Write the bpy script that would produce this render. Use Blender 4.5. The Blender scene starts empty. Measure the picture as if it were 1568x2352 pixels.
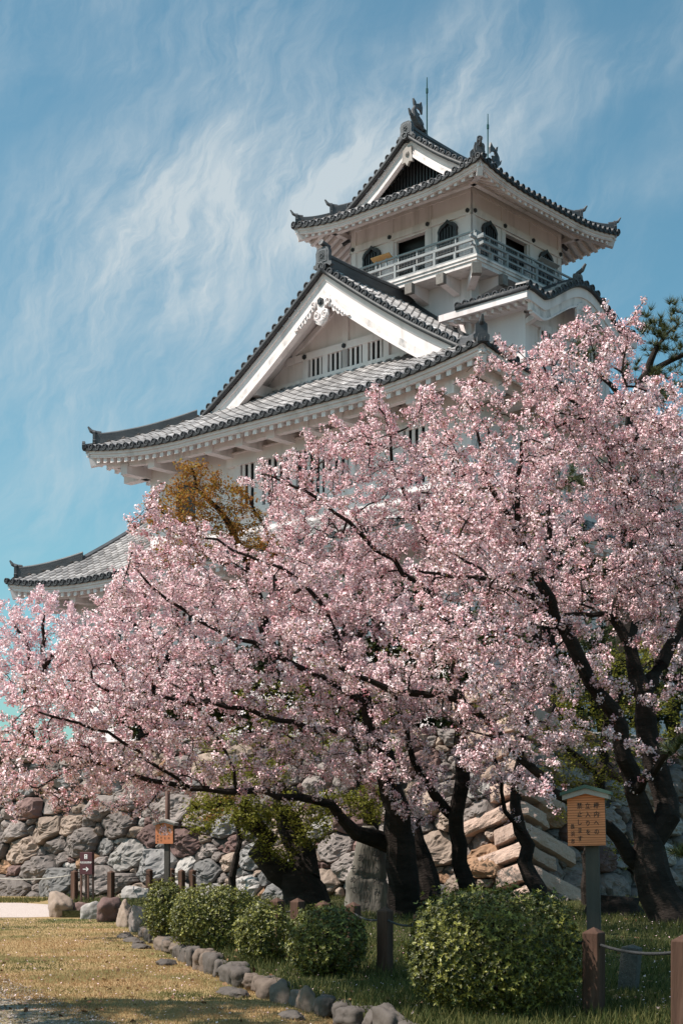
import bpy, math, random
import numpy as np
from math import radians, sin, cos, pi, sqrt, atan2
from mathutils import Vector, Matrix, noise

SC = bpy.context.scene
COL = SC.collection
random.seed(7)

# ------------------------------------------------------------------ camera
FPX = 3479.0            # focal length in the 1568 px wide view
HZ = 1931.0             # horizon row in that view
CAMZ = 1.6
cam_d = bpy.data.cameras.new('camera')
cam_d.sensor_fit = 'HORIZONTAL'
cam_d.sensor_width = 36.0
cam_d.lens = 36.0 * FPX / 1568.0
cam_d.shift_y = (HZ - 1176.0) / 1568.0
cam_d.clip_end = 5000.0
cam = bpy.data.objects.new('camera', cam_d)
cam.location = (0, 0, CAMZ)
cam.rotation_euler = (radians(90), 0, 0)
COL.objects.link(cam)
SC.camera = cam

# ------------------------------------------------------------------ light
SUN_EL = radians(54)
SUN_H = Vector((-0.978, -0.21, 0)).normalized()
SUN_AZ = atan2(SUN_H.x, SUN_H.y)
SC.view_settings.view_transform = 'Standard'
SC.view_settings.look = 'None'
SC.view_settings.gamma = 1.0
SC.view_settings.exposure = 0.52

world = bpy.data.worlds.new('World')
SC.world = world
world.use_nodes = True
nt = world.node_tree
for n in list(nt.nodes):
    nt.nodes.remove(n)
def wn(t, **k):
    n = nt.nodes.new(t)
    for a, b in k.items():
        setattr(n, a, b)
    return n
wl = nt.links.new
sky = wn('ShaderNodeTexSky', sky_type='NISHITA')
sky.sun_disc = False
sky.sun_elevation = SUN_EL
sky.sun_rotation = SUN_AZ
sky.altitude = 200
sky.air_density = 1.0
sky.dust_density = 1.6
sky.ozone_density = 1.6
def wmath(op, a, b=None, clamp=False):
    n = wn('ShaderNodeMath', operation=op, use_clamp=clamp)
    for i, x in enumerate((a, b)):
        if x is None: continue
        if isinstance(x, (int, float)): n.inputs[i].default_value = x
        else: wl(x, n.inputs[i])
    return n.outputs[0]
# the photograph's teal grading of the blue, on the sky's own light
hs = wn('ShaderNodeMixRGB', blend_type='MULTIPLY'); hs.inputs[0].default_value = 1.0
wl(sky.outputs[0], hs.inputs[1]); hs.inputs[2].default_value = (0.78, 1.23, 1.11, 1)
# cirrus: noise drawn on a high flat cloud deck and in the direction itself
tc = wn('ShaderNodeTexCoord')
sp = wn('ShaderNodeSeparateXYZ'); wl(tc.outputs['Generated'], sp.inputs[0])
yy = wmath('MAXIMUM', wmath('ABSOLUTE', sp.outputs['Y']), 0.02)
az = wmath('DIVIDE', sp.outputs['X'], yy)
el = wmath('DIVIDE', sp.outputs['Z'], yy)
cb = wn('ShaderNodeCombineXYZ'); wl(az, cb.inputs[0]); wl(el, cb.inputs[1])
def wnoise(vec, scale, detail=6, rough=0.55, dist=0.0):
    n = wn('ShaderNodeTexNoise'); n.inputs['Scale'].default_value = scale
    n.inputs['Detail'].default_value = detail; n.inputs['Roughness'].default_value = rough
    n.inputs['Distortion'].default_value = dist
    wl(vec, n.inputs['Vector']); return n
warp = wnoise(cb.outputs[0], 9.0, 5)
wv = wn('ShaderNodeVectorMath', operation='MULTIPLY_ADD')
wl(warp.outputs['Color'], wv.inputs[0]); wv.inputs[1].default_value = (0.07, 0.07, 0); wl(cb.outputs[0], wv.inputs[2])
def streak(rot, sx, sy, scale, detail, rough, dist, off):
    m = wn('ShaderNodeMapping'); m.inputs['Rotation'].default_value = (0, 0, radians(rot))
    m.inputs['Scale'].default_value = (sx, sy, 1); m.inputs['Location'].default_value = off
    # Rotation first turns the streak axis onto X, then the axis is stretched
    m2 = wn('ShaderNodeMapping'); m2.inputs['Rotation'].default_value = (0, 0, radians(rot))
    wl(wv.outputs[0], m2.inputs['Vector'])
    m.inputs['Rotation'].default_value = (0, 0, 0)
    wl(m2.outputs[0], m.inputs['Vector'])
    return wnoise(m.outputs[0], scale, detail, rough, dist).outputs['Fac']
def wramp(x, a, b):
    n = wn('ShaderNodeMapRange', interpolation_type='SMOOTHSTEP')
    wl(x, n.inputs['Value']); n.inputs['From Min'].default_value = a; n.inputs['From Max'].default_value = b
    return n.outputs[0]
s1 = wramp(streak(-42, 0.30, 1.0, 17, 9, 0.66, 0.15, (3.1, 1.7, 0)), 0.30, 0.80)
s2 = wramp(streak(-58, 0.24, 1.0, 34, 8, 0.66, 0.2, (7.3, 2.2, 0)), 0.34, 0.80)
big = wramp(streak(-35, 0.6, 1.0, 6.5, 4, 0.5, 0.4, (1.3, 5.9, 0)), 0.40, 0.62)
# a wide band of cloud across the left and middle of the view, clearer to the lower left and right
def bump(cx, cy, rx, ry, rot=0):
    dx = wmath('SUBTRACT', az, cx); dy = wmath('SUBTRACT', el, cy)
    c, s = cos(radians(rot)), sin(radians(rot))
    ux = wmath('DIVIDE', wmath('ADD', wmath('MULTIPLY', dx, c), wmath('MULTIPLY', dy, s)), rx)
    uy = wmath('DIVIDE', wmath('SUBTRACT', wmath('MULTIPLY', dy, c), wmath('MULTIPLY', dx, s)), ry)
    r = wmath('ADD', wmath('MULTIPLY', ux, ux), wmath('MULTIPLY', uy, uy))
    return wmath('POWER', 2.718, wmath('MULTIPLY', r, -1.0))
bands = wmath('ADD', bump(-0.14, 0.395, 0.15, 0.065, 28), wmath('ADD', bump(-0.02, 0.40, 0.09, 0.12, 50), wmath('MULTIPLY', bump(0.06, 0.48, 0.11, 0.05, 40), 0.7)))
bands = wmath('ADD', bands, wmath('MULTIPLY', bump(-0.15, 0.27, 0.17, 0.06, 10), 0.5))
s3 = wramp(streak(-78, 0.22, 1.0, 52, 9, 0.68, 0.4, (2.3, 9.2, 0)), 0.36, 0.74)
fib = wmath('ADD', wmath('MULTIPLY', s1, 0.40), wmath('ADD', wmath('MULTIPLY', s2, 0.36), wmath('MULTIPLY', s3, 0.28)))
cov = wmath('MULTIPLY', fib, wmath('ADD', wmath('MULTIPLY', bands, 0.74), wmath('MULTIPLY', big, 0.46)))
cov = wmath('ADD', cov, wmath('MULTIPLY', bands, 0.08))
cov = wmath('MINIMUM', wmath('MULTIPLY', cov, 0.98), 0.8)
up = wramp(sp.outputs['Z'], 0.0, 0.05)
cov = wmath('MULTIPLY', cov, up)
cm = wn('ShaderNodeMixRGB'); wl(cov, cm.inputs[0]); wl(hs.outputs[0], cm.inputs[1])
cm.inputs[2].default_value = (5.5, 6.0, 6.2, 1)
bg = wn('ShaderNodeBackground'); bg.inputs['Strength'].default_value = 0.085
wl(cm.outputs[0], bg.inputs['Color'])
wo = wn('ShaderNodeOutputWorld'); wl(bg.outputs[0], wo.inputs['Surface'])

sun_d = bpy.data.lights.new('sun', 'SUN')
sun_d.energy = 5.0
sun_d.angle = radians(0.53)
sun_d.color = (1.0, 0.93, 0.85)
sun = bpy.data.objects.new('sun', sun_d)
sv = Vector((SUN_H.x * cos(SUN_EL), SUN_H.y * cos(SUN_EL), sin(SUN_EL)))
sun.rotation_euler = sv.to_track_quat('Z', 'Y').to_euler()
sun.location = (-30, -10, 60)
COL.objects.link(sun)

SC.cycles.use_denoising = True
SC.cycles.max_bounces = 6
SC.cycles.diffuse_bounces = 3
SC.cycles.transparent_max_bounces = 8

# ------------------------------------------------------------------ helpers
def at(u, v, Y):
    return Vector(((u - 784.0) / FPX * Y, Y, CAMZ + (HZ - v) / FPX * Y))
def ground(u, v, z=0.0):
    Y = (CAMZ - z) * FPX / (v - HZ)
    return Vector(((u - 784.0) / FPX * Y, Y, z))
def X_at(u, Y): return (u - 784.0) / FPX * Y

def tag(o, label=None, cat=None, group=None, kind=None):
    if label: o['label'] = label
    if cat: o['category'] = cat
    if group: o['group'] = group
    if kind: o['kind'] = kind
    return o
def empty(name, loc=(0, 0, 0), rz=0.0):
    o = bpy.data.objects.new(name, None)
    o.location = loc; o.rotation_euler = (0, 0, rz); o.empty_display_size = 0.3
    COL.objects.link(o); return o

def nd(m, t, **k):
    n = m.node_tree.nodes.new(t)
    for a, b in k.items(): setattr(n, a, b)
    return n
def material(name, c1, c2=None, scale=3.0, rough=0.8, bump=0.0, bscale=None, detail=6, stain=None, stain_scale=0.6,
             stain_lim=(0.52, 0.7), stretch=(1, 1, 1), spec=0.5, trans=None, shade=True, sat=1.0):
    """Principled surface: two colours mixed by noise, a per-face 'shade' factor (each tile, stone or leaf its own tone), optional stains."""
    m = bpy.data.materials.new(name); m.use_nodes = True
    t = m.node_tree; L = t.links.new
    p = t.nodes['Principled BSDF']
    p.inputs['Roughness'].default_value = rough
    p.inputs['Specular IOR Level'].default_value = spec
    co = nd(m, 'ShaderNodeTexCoord'); mp = nd(m, 'ShaderNodeMapping')
    mp.inputs['Scale'].default_value = stretch
    L(co.outputs['Object'], mp.inputs['Vector'])
    no = nd(m, 'ShaderNodeTexNoise'); no.inputs['Scale'].default_value = scale; no.inputs['Detail'].default_value = detail
    no.inputs['Roughness'].default_value = 0.6
    L(mp.outputs[0], no.inputs['Vector'])
    mr = nd(m, 'ShaderNodeMapRange'); mr.inputs['From Min'].default_value = 0.3; mr.inputs['From Max'].default_value = 0.7
    L(no.outputs['Fac'], mr.inputs['Value'])
    mx = nd(m, 'ShaderNodeMixRGB'); L(mr.outputs[0], mx.inputs[0])
    mx.inputs[1].default_value = (*c1, 1); mx.inputs[2].default_value = (*(c2 or c1), 1)
    out = mx.outputs[0]
    if stain:
        n2 = nd(m, 'ShaderNodeTexNoise'); n2.inputs['Scale'].default_value = stain_scale; n2.inputs['Detail'].default_value = 8
        n2.inputs['Roughness'].default_value = 0.65
        L(mp.outputs[0], n2.inputs['Vector'])
        m2 = nd(m, 'ShaderNodeMapRange'); m2.inputs['From Min'].default_value = stain_lim[0]; m2.inputs['From Max'].default_value = stain_lim[1]
        L(n2.outputs['Fac'], m2.inputs['Value'])
        x2 = nd(m, 'ShaderNodeMixRGB'); L(m2.outputs[0], x2.inputs[0]); L(out, x2.inputs[1]); x2.inputs[2].default_value = (*stain, 1)
        out = x2.outputs[0]
    if shade:
        a = nd(m, 'ShaderNodeAttribute', attribute_name='shade')
        x3 = nd(m, 'ShaderNodeMixRGB', blend_type='MULTIPLY'); x3.inputs[0].default_value = 1.0
        L(out, x3.inputs[1]); L(a.outputs['Fac'], x3.inputs[2]); out = x3.outputs[0]
    L(out, p.inputs['Base Color'])
    if bump:
        bn = nd(m, 'ShaderNodeTexNoise'); bn.inputs['Scale'].default_value = bscale or scale * 4; bn.inputs['Detail'].default_value = 8
        L(mp.outputs[0], bn.inputs['Vector'])
        b = nd(m, 'ShaderNodeBump'); b.inputs['Strength'].default_value = min(1.0, bump); b.inputs['Distance'].default_value = 0.03
        L(bn.outputs['Fac'], b.inputs['Height']); L(b.outputs[0], p.inputs['Normal'])
    if trans:
        tr = nd(m, 'ShaderNodeBsdfTranslucent'); L(out, tr.inputs['Color'])
        ms = nd(m, 'ShaderNodeMixShader'); ms.inputs[0].default_value = trans
        L(p.outputs[0], ms.inputs[1]); L(tr.outputs[0], ms.inputs[2])
        L(ms.outputs[0], t.nodes['Material Output'].inputs['Surface'])
    return m
def ramp_material(name, stops, rough=0.6, trans=0.3, spec=0.3):
    """Leaf or petal surface: the per-face 'shade' value picks the tone from a ramp."""
    m = bpy.data.materials.new(name); m.use_nodes = True
    t = m.node_tree; L = t.links.new
    p = t.nodes['Principled BSDF']; p.inputs['Roughness'].default_value = rough; p.inputs['Specular IOR Level'].default_value = spec
    a = nd(m, 'ShaderNodeAttribute', attribute_name='shade')
    r = nd(m, 'ShaderNodeValToRGB'); cr = r.color_ramp
    while len(cr.elements) < len(stops): cr.elements.new(0.5)
    for e, (pos, c) in zip(cr.elements, stops): e.position = pos; e.color = (*c, 1)
    L(a.outputs['Fac'], r.inputs[0]); L(r.outputs[0], p.inputs['Base Color'])
    if trans:
        tr = nd(m, 'ShaderNodeBsdfTranslucent'); L(r.outputs[0], tr.inputs['Color'])
        ms = nd(m, 'ShaderNodeMixShader'); ms.inputs[0].default_value = trans
        L(p.outputs[0], ms.inputs[1]); L(tr.outputs[0], ms.inputs[2])
        L(ms.outputs[0], t.nodes['Material Output'].inputs['Surface'])
    return m

class MB:
    """Collects shapes and links them as ONE mesh object."""
    def __init__(s): s.v = []; s.f = []; s.mi = []; s.sh = []
    def add(s, vs, fs, mi=0, sh=1.0):
        b = len(s.v); s.v.extend(tuple(p) for p in vs)
        for i, f in enumerate(fs):
            s.f.append(tuple(b + k for k in f)); s.mi.append(mi); s.sh.append(sh[i] if isinstance(sh, (list, tuple)) else sh)
    def box(s, x0, x1, y0, y1, z0, z1, mi=0, sh=1.0):
        s.add([(x0, y0, z0), (x1, y0, z0), (x1, y1, z0), (x0, y1, z0), (x0, y0, z1), (x1, y0, z1), (x1, y1, z1), (x0, y1, z1)],
              [(0, 3, 2, 1), (4, 5, 6, 7), (0, 1, 5, 4), (1, 2, 6, 5), (2, 3, 7, 6), (3, 0, 4, 7)], mi, sh)
    def hexa(s, p, mi=0, sh=1.0):
        s.add(p, [(0, 3, 2, 1), (4, 5, 6, 7), (0, 1, 5, 4), (1, 2, 6, 5), (2, 3, 7, 6), (3, 0, 4, 7)], mi, sh)
    def bar(s, a, b, w, h, mi=0, sh=1.0, up=(0, 0, 1), drop=0.0):
        """box beam from a to b, width w across, height h along up; the line is its top when drop=1"""
        a = Vector(a); b = Vector(b); t = (b - a).normalized(); up = Vector(up)
        sd = t.cross(up).normalized(); u2 = sd.cross(t).normalized()
        o = -u2 * h * 0.5 * drop
        q = []
        for z in (-0.5, 0.5):
            for p, k in ((a, -0.5), (b, -0.5), (b, 0.5), (a, 0.5)):
                q.append(p + sd * w * k + u2 * h * z + o)
        s.hexa(q, mi, sh)
    def sweep(s, pts, prof, mi=0, sh=1.0, caps=True, close=True, up=None):
        pts = [Vector(p) for p in pts]; n = len(pts); k = len(prof); vs = []
        for i, p in enumerate(pts):
            t = pts[min(i + 1, n - 1)] - pts[max(i - 1, 0)]
            U = Vector(up) if up else Vector((0, 0, 1))
            sd = t.cross(U).normalized()
            for a, b in prof: vs.append(p + sd * a + U * b)
        fs = []
        for i in range(n - 1):
            for j in range(k if close else k - 1):
                j2 = (j + 1) % k
                fs.append((i * k + j, i * k + j2, (i + 1) * k + j2, (i + 1) * k + j))
        if caps and close:
            fs.append(tuple(range(k))); fs.append(tuple((n - 1) * k + j for j in reversed(range(k))))
        s.add(vs, fs, mi, sh)
    def tube(s, pts, rad, n=8, mi=0, sh=1.0, caps=True, jit=0.0):
        pts = [Vector(p) for p in pts]; m = len(pts); vs = []
        ref = None
        for i, p in enumerate(pts):
            t = (pts[min(i + 1, m - 1)] - pts[max(i - 1, 0)]).normalized()
            if ref is None:
                ref = t.orthogonal().normalized()
            ref = (ref - t * ref.dot(t)).normalized(); b2 = t.cross(ref)
            r = rad[i] if isinstance(rad, (list, tuple)) else rad
            for j in range(n):
                a = 2 * pi * j / n; rr = r * (1 + (random.uniform(-jit, jit) if jit else 0))
                vs.append(p + (ref * cos(a) + b2 * sin(a)) * rr)
        fs = [(i * n + j, i * n + (j + 1) % n, (i + 1) * n + (j + 1) % n, (i + 1) * n + j) for i in range(m - 1) for j in range(n)]
        if caps: fs += [tuple(reversed(range(n))), tuple((m - 1) * n + j for j in range(n))]
        s.add(vs, fs, mi, sh)
    def prism(s, poly, P, d0, d1, mi=0, sh=1.0):
        """poly: 2-D outline; P(a, b, d) -> point; extruded from d0 to d1"""
        n = len(poly)
        vs = [P(a, b, d0) for a, b in poly] + [P(a, b, d1) for a, b in poly]
        fs = [tuple(range(n)), tuple(reversed(range(n, 2 * n)))] + [(i, n + i, n + (i + 1) % n, (i + 1) % n) for i in range(n)]
        s.add(vs, fs, mi, sh)
    def disc(s, c, nrm, r, ln, mi=0, n=12, up=(0, 0, 1)):
        """round end tile: a rim, a sunk face and a boss"""
        c = Vector(c); nrm = Vector(nrm).normalized(); U = Vector(up); sd = nrm.cross(U).normalized(); U = sd.cross(nrm).normalized()
        def ring(rr, d): return [c + nrm * d + (sd * cos(2 * pi * k / n) + U * sin(2 * pi * k / n)) * rr for k in range(n)]
        q = [(k, (k + 1) % n, n + (k + 1) % n, n + k) for k in range(n)]
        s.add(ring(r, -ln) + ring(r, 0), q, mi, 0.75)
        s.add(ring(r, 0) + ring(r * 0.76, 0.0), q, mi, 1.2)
        s.add(ring(r * 0.76, 0) + ring(r * 0.70, -0.04), q, mi, 0.45)  # sunk parts toned darker than the rim: recess shade put into the colour
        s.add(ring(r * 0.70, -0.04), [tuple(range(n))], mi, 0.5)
        s.add(ring(r * 0.34, -0.02), [tuple(range(n))], mi, 1.0)
    def build(s, name, mats, parent=None, smooth=False, bevel=0.0):
        me = bpy.data.meshes.new(name)
        me.from_pydata(s.v, [], s.f)
        if not isinstance(mats, (list, tuple)): mats = [mats]
        for m in mats: me.materials.append(m)
        me.polygons.foreach_set('material_index', s.mi)
        at_ = me.attributes.new('shade', 'FLOAT', 'FACE'); at_.data.foreach_set('value', [float(x) for x in s.sh])
        if smooth: me.polygons.foreach_set('use_smooth', [True] * len(s.f))
        me.update()
        o = bpy.data.objects.new(name, me); COL.objects.link(o)
        if parent: o.parent = parent
        if bevel:
            b = o.modifiers.new('bevel', 'BEVEL'); b.width = bevel; b.segments = 2; b.limit_method = 'ANGLE'
        return o

def np_mesh(name, V, k, mats, shade, mi=None, parent=None, smooth=False):
    """many k-cornered faces given as an (n, k, 3) array, linked as one mesh"""
    n = V.shape[0]
    me = bpy.data.meshes.new(name)
    me.vertices.add(n * k); me.vertices.foreach_set('co', V.reshape(-1).astype(np.float32))
    me.loops.add(n * k); me.loops.foreach_set('vertex_index', np.arange(n * k, dtype=np.int32))
    me.polygons.add(n); me.polygons.foreach_set('loop_start', np.arange(0, n * k, k, dtype=np.int32))
    for m in mats: me.materials.append(m)
    if mi is not None: me.polygons.foreach_set('material_index', mi.astype(np.int32))
    a = me.attributes.new('shade', 'FLOAT', 'FACE'); a.data.foreach_set('value', shade.astype(np.float32))
    if smooth: me.polygons.foreach_set('use_smooth', np.ones(n, dtype=bool))
    me.update(calc_edges=True)
    o = bpy.data.objects.new(name, me); COL.objects.link(o)
    if parent: o.parent = parent
    return o

def text_faces(body, size, bold=0.012):
    """outline of written characters as flat faces, centred"""
    cu = bpy.data.curves.new('lettering_curve', 'FONT'); cu.body = body; cu.size = size
    cu.align_x = 'CENTER'; cu.align_y = 'CENTER'; cu.resolution_u = 2; cu.offset = bold * size
    ob = bpy.data.objects.new('lettering_curve', cu); COL.objects.link(ob)
    bpy.context.view_layer.update()
    me = bpy.data.meshes.new_from_object(ob.evaluated_get(bpy.context.evaluated_depsgraph_get()))
    vs = [v.co.copy() for v in me.vertices]; fs = [tuple(p.vertices) for p in me.polygons]
    bpy.data.objects.remove(ob); bpy.data.curves.remove(cu); bpy.data.meshes.remove(me)
    if vs:
        cx = (min(v.x for v in vs) + max(v.x for v in vs)) / 2; cy = (min(v.y for v in vs) + max(v.y for v in vs)) / 2
        vs = [Vector((v.x - cx, v.y - cy, 0)) for v in vs]
    return vs, fs

# ------------------------------------------------------------------ materials
M = {}
M['plaster'] = material('white_plaster', (0.73, 0.645, 0.642), (0.81, 0.735, 0.732), 0.8, 0.85, 0.12, 30, stain=(0.43, 0.375, 0.355), stain_scale=0.9, stain_lim=(0.53, 0.82), stretch=(1.6, 1.6, 0.22), spec=0.2)
M['grimy'] = material('weathered_plaster', (0.68, 0.60, 0.58), (0.80, 0.72, 0.70), 1.5, 0.85, 0.1, 40, stain=(0.33, 0.31, 0.31), stain_scale=1.8, stain_lim=(0.5, 0.68), stretch=(1, 1, 0.5), spec=0.2)
M['tile'] = material('roof_tile', (0.25, 0.232, 0.23), (0.40, 0.37, 0.365), 0.7, 0.5, 0.25, 9, stain=(0.55, 0.51, 0.50), stain_scale=1.1, stain_lim=(0.55, 0.75), spec=0.4)
M['tile_end'] = material('tile_end', (0.04, 0.04, 0.045), (0.075, 0.073, 0.08), 2.5, 0.55, 0.2, 20, spec=0.35)
M['ridge'] = material('ridge_tile', (0.05, 0.05, 0.055), (0.10, 0.098, 0.105), 1.3, 0.45, 0.3, 14, stretch=(1, 1, 4), spec=0.45)
M['rail'] = material('grey_paint', (0.22, 0.23, 0.24), (0.30, 0.305, 0.31), 3, 0.6, 0.05, stain=(0.30, 0.25, 0.22), stain_scale=2.5, stain_lim=(0.62, 0.8))
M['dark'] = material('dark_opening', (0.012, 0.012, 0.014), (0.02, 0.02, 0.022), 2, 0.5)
M['black_wood'] = material('black_lacquer', (0.02, 0.02, 0.023), (0.035, 0.034, 0.037), 4, 0.5)
M['beam_end'] = material('beam_end', (0.16, 0.14, 0.13), (0.26, 0.23, 0.21), 6, 0.9, 0.2)
M['oldwood'] = material('grey_weathered_wood', (0.30, 0.26, 0.24), (0.44, 0.39, 0.36), 3, 0.85, 0.3, 18, stretch=(1, 1, 0.2))
M['panel'] = material('yellow_panel', (0.62, 0.32, 0.12), (0.70, 0.40, 0.17), 3, 0.5)
M['metal'] = material('green_rod', (0.02, 0.07, 0.065), (0.03, 0.09, 0.08), 3, 0.4)

def wire_mesh_material():
    m = bpy.data.materials.new('wire_mesh'); m.use_nodes = True
    t = m.node_tree; p = t.nodes['Principled BSDF']; p.inputs['Base Color'].default_value = (0.35, 0.37, 0.39, 1); p.inputs['Roughness'].default_value = 0.5
    tr = nd(m, 'ShaderNodeBsdfTransparent'); ms = nd(m, 'ShaderNodeMixShader'); ms.inputs[0].default_value = 0.06
    t.links.new(tr.outputs[0], ms.inputs[1]); t.links.new(p.outputs[0], ms.inputs[2]); t.links.new(ms.outputs[0], t.nodes['Material Output'].inputs['Surface'])
    return m
M['wire'] = wire_mesh_material()

# ================================================================== THE CASTLE
CA = empty('castle', (5.22, 68.73, 0.0), atan2(-0.667, 0.745))
tag(CA, 'white Japanese castle keep with grey tiled roofs rising behind the cherry trees', 'castle')

class Roof:
    """hip-and-gable roof surface: height rises with the distance d from the eave, corners lift"""
    def __init__(s, cx, cy, ex, ey, z0, a, b, lift, lw, ld):
        s.cx, s.cy, s.ex, s.ey, s.z0, s.a, s.b, s.lift, s.lw, s.ld = cx, cy, ex, ey, z0, a, b, lift, lw, ld
    def h(s, d): return s.a * d + s.b * d * d
    def P(s, side, q, d, off=0.0, tan=0.0):
        if side in ('+x', '-x'):
            k = 1 if side == '+x' else -1
            x = k * (s.ex - d); y = q; c = s.ey - abs(q)
        else:
            k = 1 if side == '+y' else -1
            y = k * (s.ey - d); x = q; c = s.ex - abs(q)
        l = s.lift * max(0.0, 1 - max(c, 0) / s.lw) ** 2 * max(0.0, 1 - d / s.ld)
        return Vector((s.cx + x, s.cy + y, s.z0 + s.h(d) + l + off))
    def out(s, side): return {'+x': Vector((1, 0, 0)), '-x': Vector((-1, 0, 0)), '+y': Vector((0, 1, 0)), '-y': Vector((0, -1, 0))}[side]
    def along(s, side): return Vector((0, 1, 0)) if side[1] == 'x' else Vector((1, 0, 0))

rt = random.Random(3)
def tshade(): return max(0.55, rt.gauss(1.0, 0.24))
def half_tube(mb, a, b, sd, up, ra, rb, mi, sh, n=5):
    vs = []
    for p, r in ((a, ra), (b, rb)):
        for k in range(n):
            g = pi * k / (n - 1); vs.append(p + sd * cos(g) * r + up * sin(g) * r)
    mb.add(vs, [(k, k + 1, n + k + 1, n + k) for k in range(n - 1)], mi, sh)

def tile_field(mb, R, side, q0, q1, pitch, dend, r=0.118, course=0.34, thick=0.10, eave=True, dstart=0.0):
    """courses of flat tiles with rows of round cover tiles and round end tiles along the eave"""
    al = R.along(side); n = max(1, round((q1 - q0) / pitch)); p = (q1 - q0) / n
    for i in range(n + 1):
        q = q0 + p * i
        de = dend(q)
        if de > dstart + 0.15:
            m = max(1, round((de - dstart) / course))
            for k in range(m):
                d0 = dstart + (de - dstart) * k / m; d1 = dstart + (de - dstart) * (k + 1) / m
                A = R.P(side, q, d0, 0.03); B = R.P(side, q, d1, 0.03)
                t = (B - A).normalized(); up = al.cross(t); up = up if up.z > 0 else -up
                half_tube(mb, A + up * 0.015, B, al, up, r, r * 0.88, 0, tshade())
        if eave and de > -0.05:
            c = R.P(side, q, 0.0, 0.05)
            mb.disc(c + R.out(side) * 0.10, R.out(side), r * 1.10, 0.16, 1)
        if i < n:
            qa, qb = q, q + p; qm = (qa + qb) / 2; de2 = max(dend(qa), dend(qb))
            if de2 > dstart + 0.05:
                m = max(1, round((de2 - dstart) / course))
                for k in range(m):
                    d0 = dstart + (de2 - dstart) * k / m; d1 = dstart + (de2 - dstart) * (k + 1) / m
                    mb.add([R.P(side, qa, d0, 0.03), R.P(side, qm, d0, 0.0), R.P(side, qb, d0, 0.03), R.P(side, qb, d1, 0.0), R.P(side, qm, d1, -0.03), R.P(side, qa, d1, 0.0)],
                           [(0, 1, 4, 5), (1, 2, 3, 4)], 0, tshade() * 0.8)
            if eave:  # hanging lip between the round ends
                o = R.out(side) * 0.07
                a0 = R.P(side, qa, 0, 0.05) + o; b0 = R.P(side, qb, 0, 0.05) + o; mm = R.P(side, qm, 0, 0.0) + o
                z = Vector((0, 0, 1))
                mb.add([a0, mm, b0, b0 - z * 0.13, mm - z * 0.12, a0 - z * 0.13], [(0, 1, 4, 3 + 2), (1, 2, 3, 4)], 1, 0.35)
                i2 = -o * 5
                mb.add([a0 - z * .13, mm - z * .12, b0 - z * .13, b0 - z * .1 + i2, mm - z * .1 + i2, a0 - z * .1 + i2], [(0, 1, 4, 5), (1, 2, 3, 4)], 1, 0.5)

def eave_trim(mb, R, side, qmax, dw, pitch, qlo=None, fas=(0.12, 0.40), raf=0.15, rw=0.13, hip=True, corner=True):
    """white eave board, soffit and rafters"""
    qlo = -qmax if qlo is None else qlo
    N = max(8, int((qmax - qlo) / 0.6)); o = R.out(side); al = R.along(side)
    qs = [qlo + (qmax - qlo) * i / N for i in range(N + 1)]
    lim = (R.ey if side[1] == 'x' else R.ex)
    pts = [R.P(side, q, 0.05) for q in qs]
    sgn = 1 if (pts[1] - pts[0]).cross(Vector((0, 0, 1))).dot(o) > 0 else -1
    f0, f1 = fas
    mb.sweep(pts, [(0, -f0), (0, -f1 * 0.62), (-sgn * 0.07, -f1 * 0.62), (-sgn * 0.07, -f1), (-sgn * 0.2, -f1), (-sgn * 0.2, -f0)], 0)
    # soffit boards
    K = 5
    for i in range(N):
        row = []
        for q in (qs[i], qs[i + 1]):
            dm = max(0.06, min(dw, lim - abs(q))) if hip else dw
            row.append([R.P(side, q, 0.1 + (dm - 0.1) * k / K, -f1 + 0.02) for k in range(K + 1)])
        mb.add(row[0] + row[1], [(k, k + 1, K + 1 + k + 1, K + 1 + k) for k in range(K)], 0, 0.93)
    n = round((qmax - qlo) / pitch)
    for i in range(n):
        q = qlo + (qmax - qlo) * (i + 0.5) / n
        dm = min(dw, lim - abs(q) - 0.1) if hip else dw
        if dm < 0.3: continue
        P4 = [R.P(side, q, 0.20 + (dm - 0.20) * k / 4, -f1) for k in range(5)]
        mb.sweep(P4, [(-rw / 2, 0.01), (-rw / 2, -raf), (rw / 2, -raf), (rw / 2, 0.01)], 0)

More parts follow.
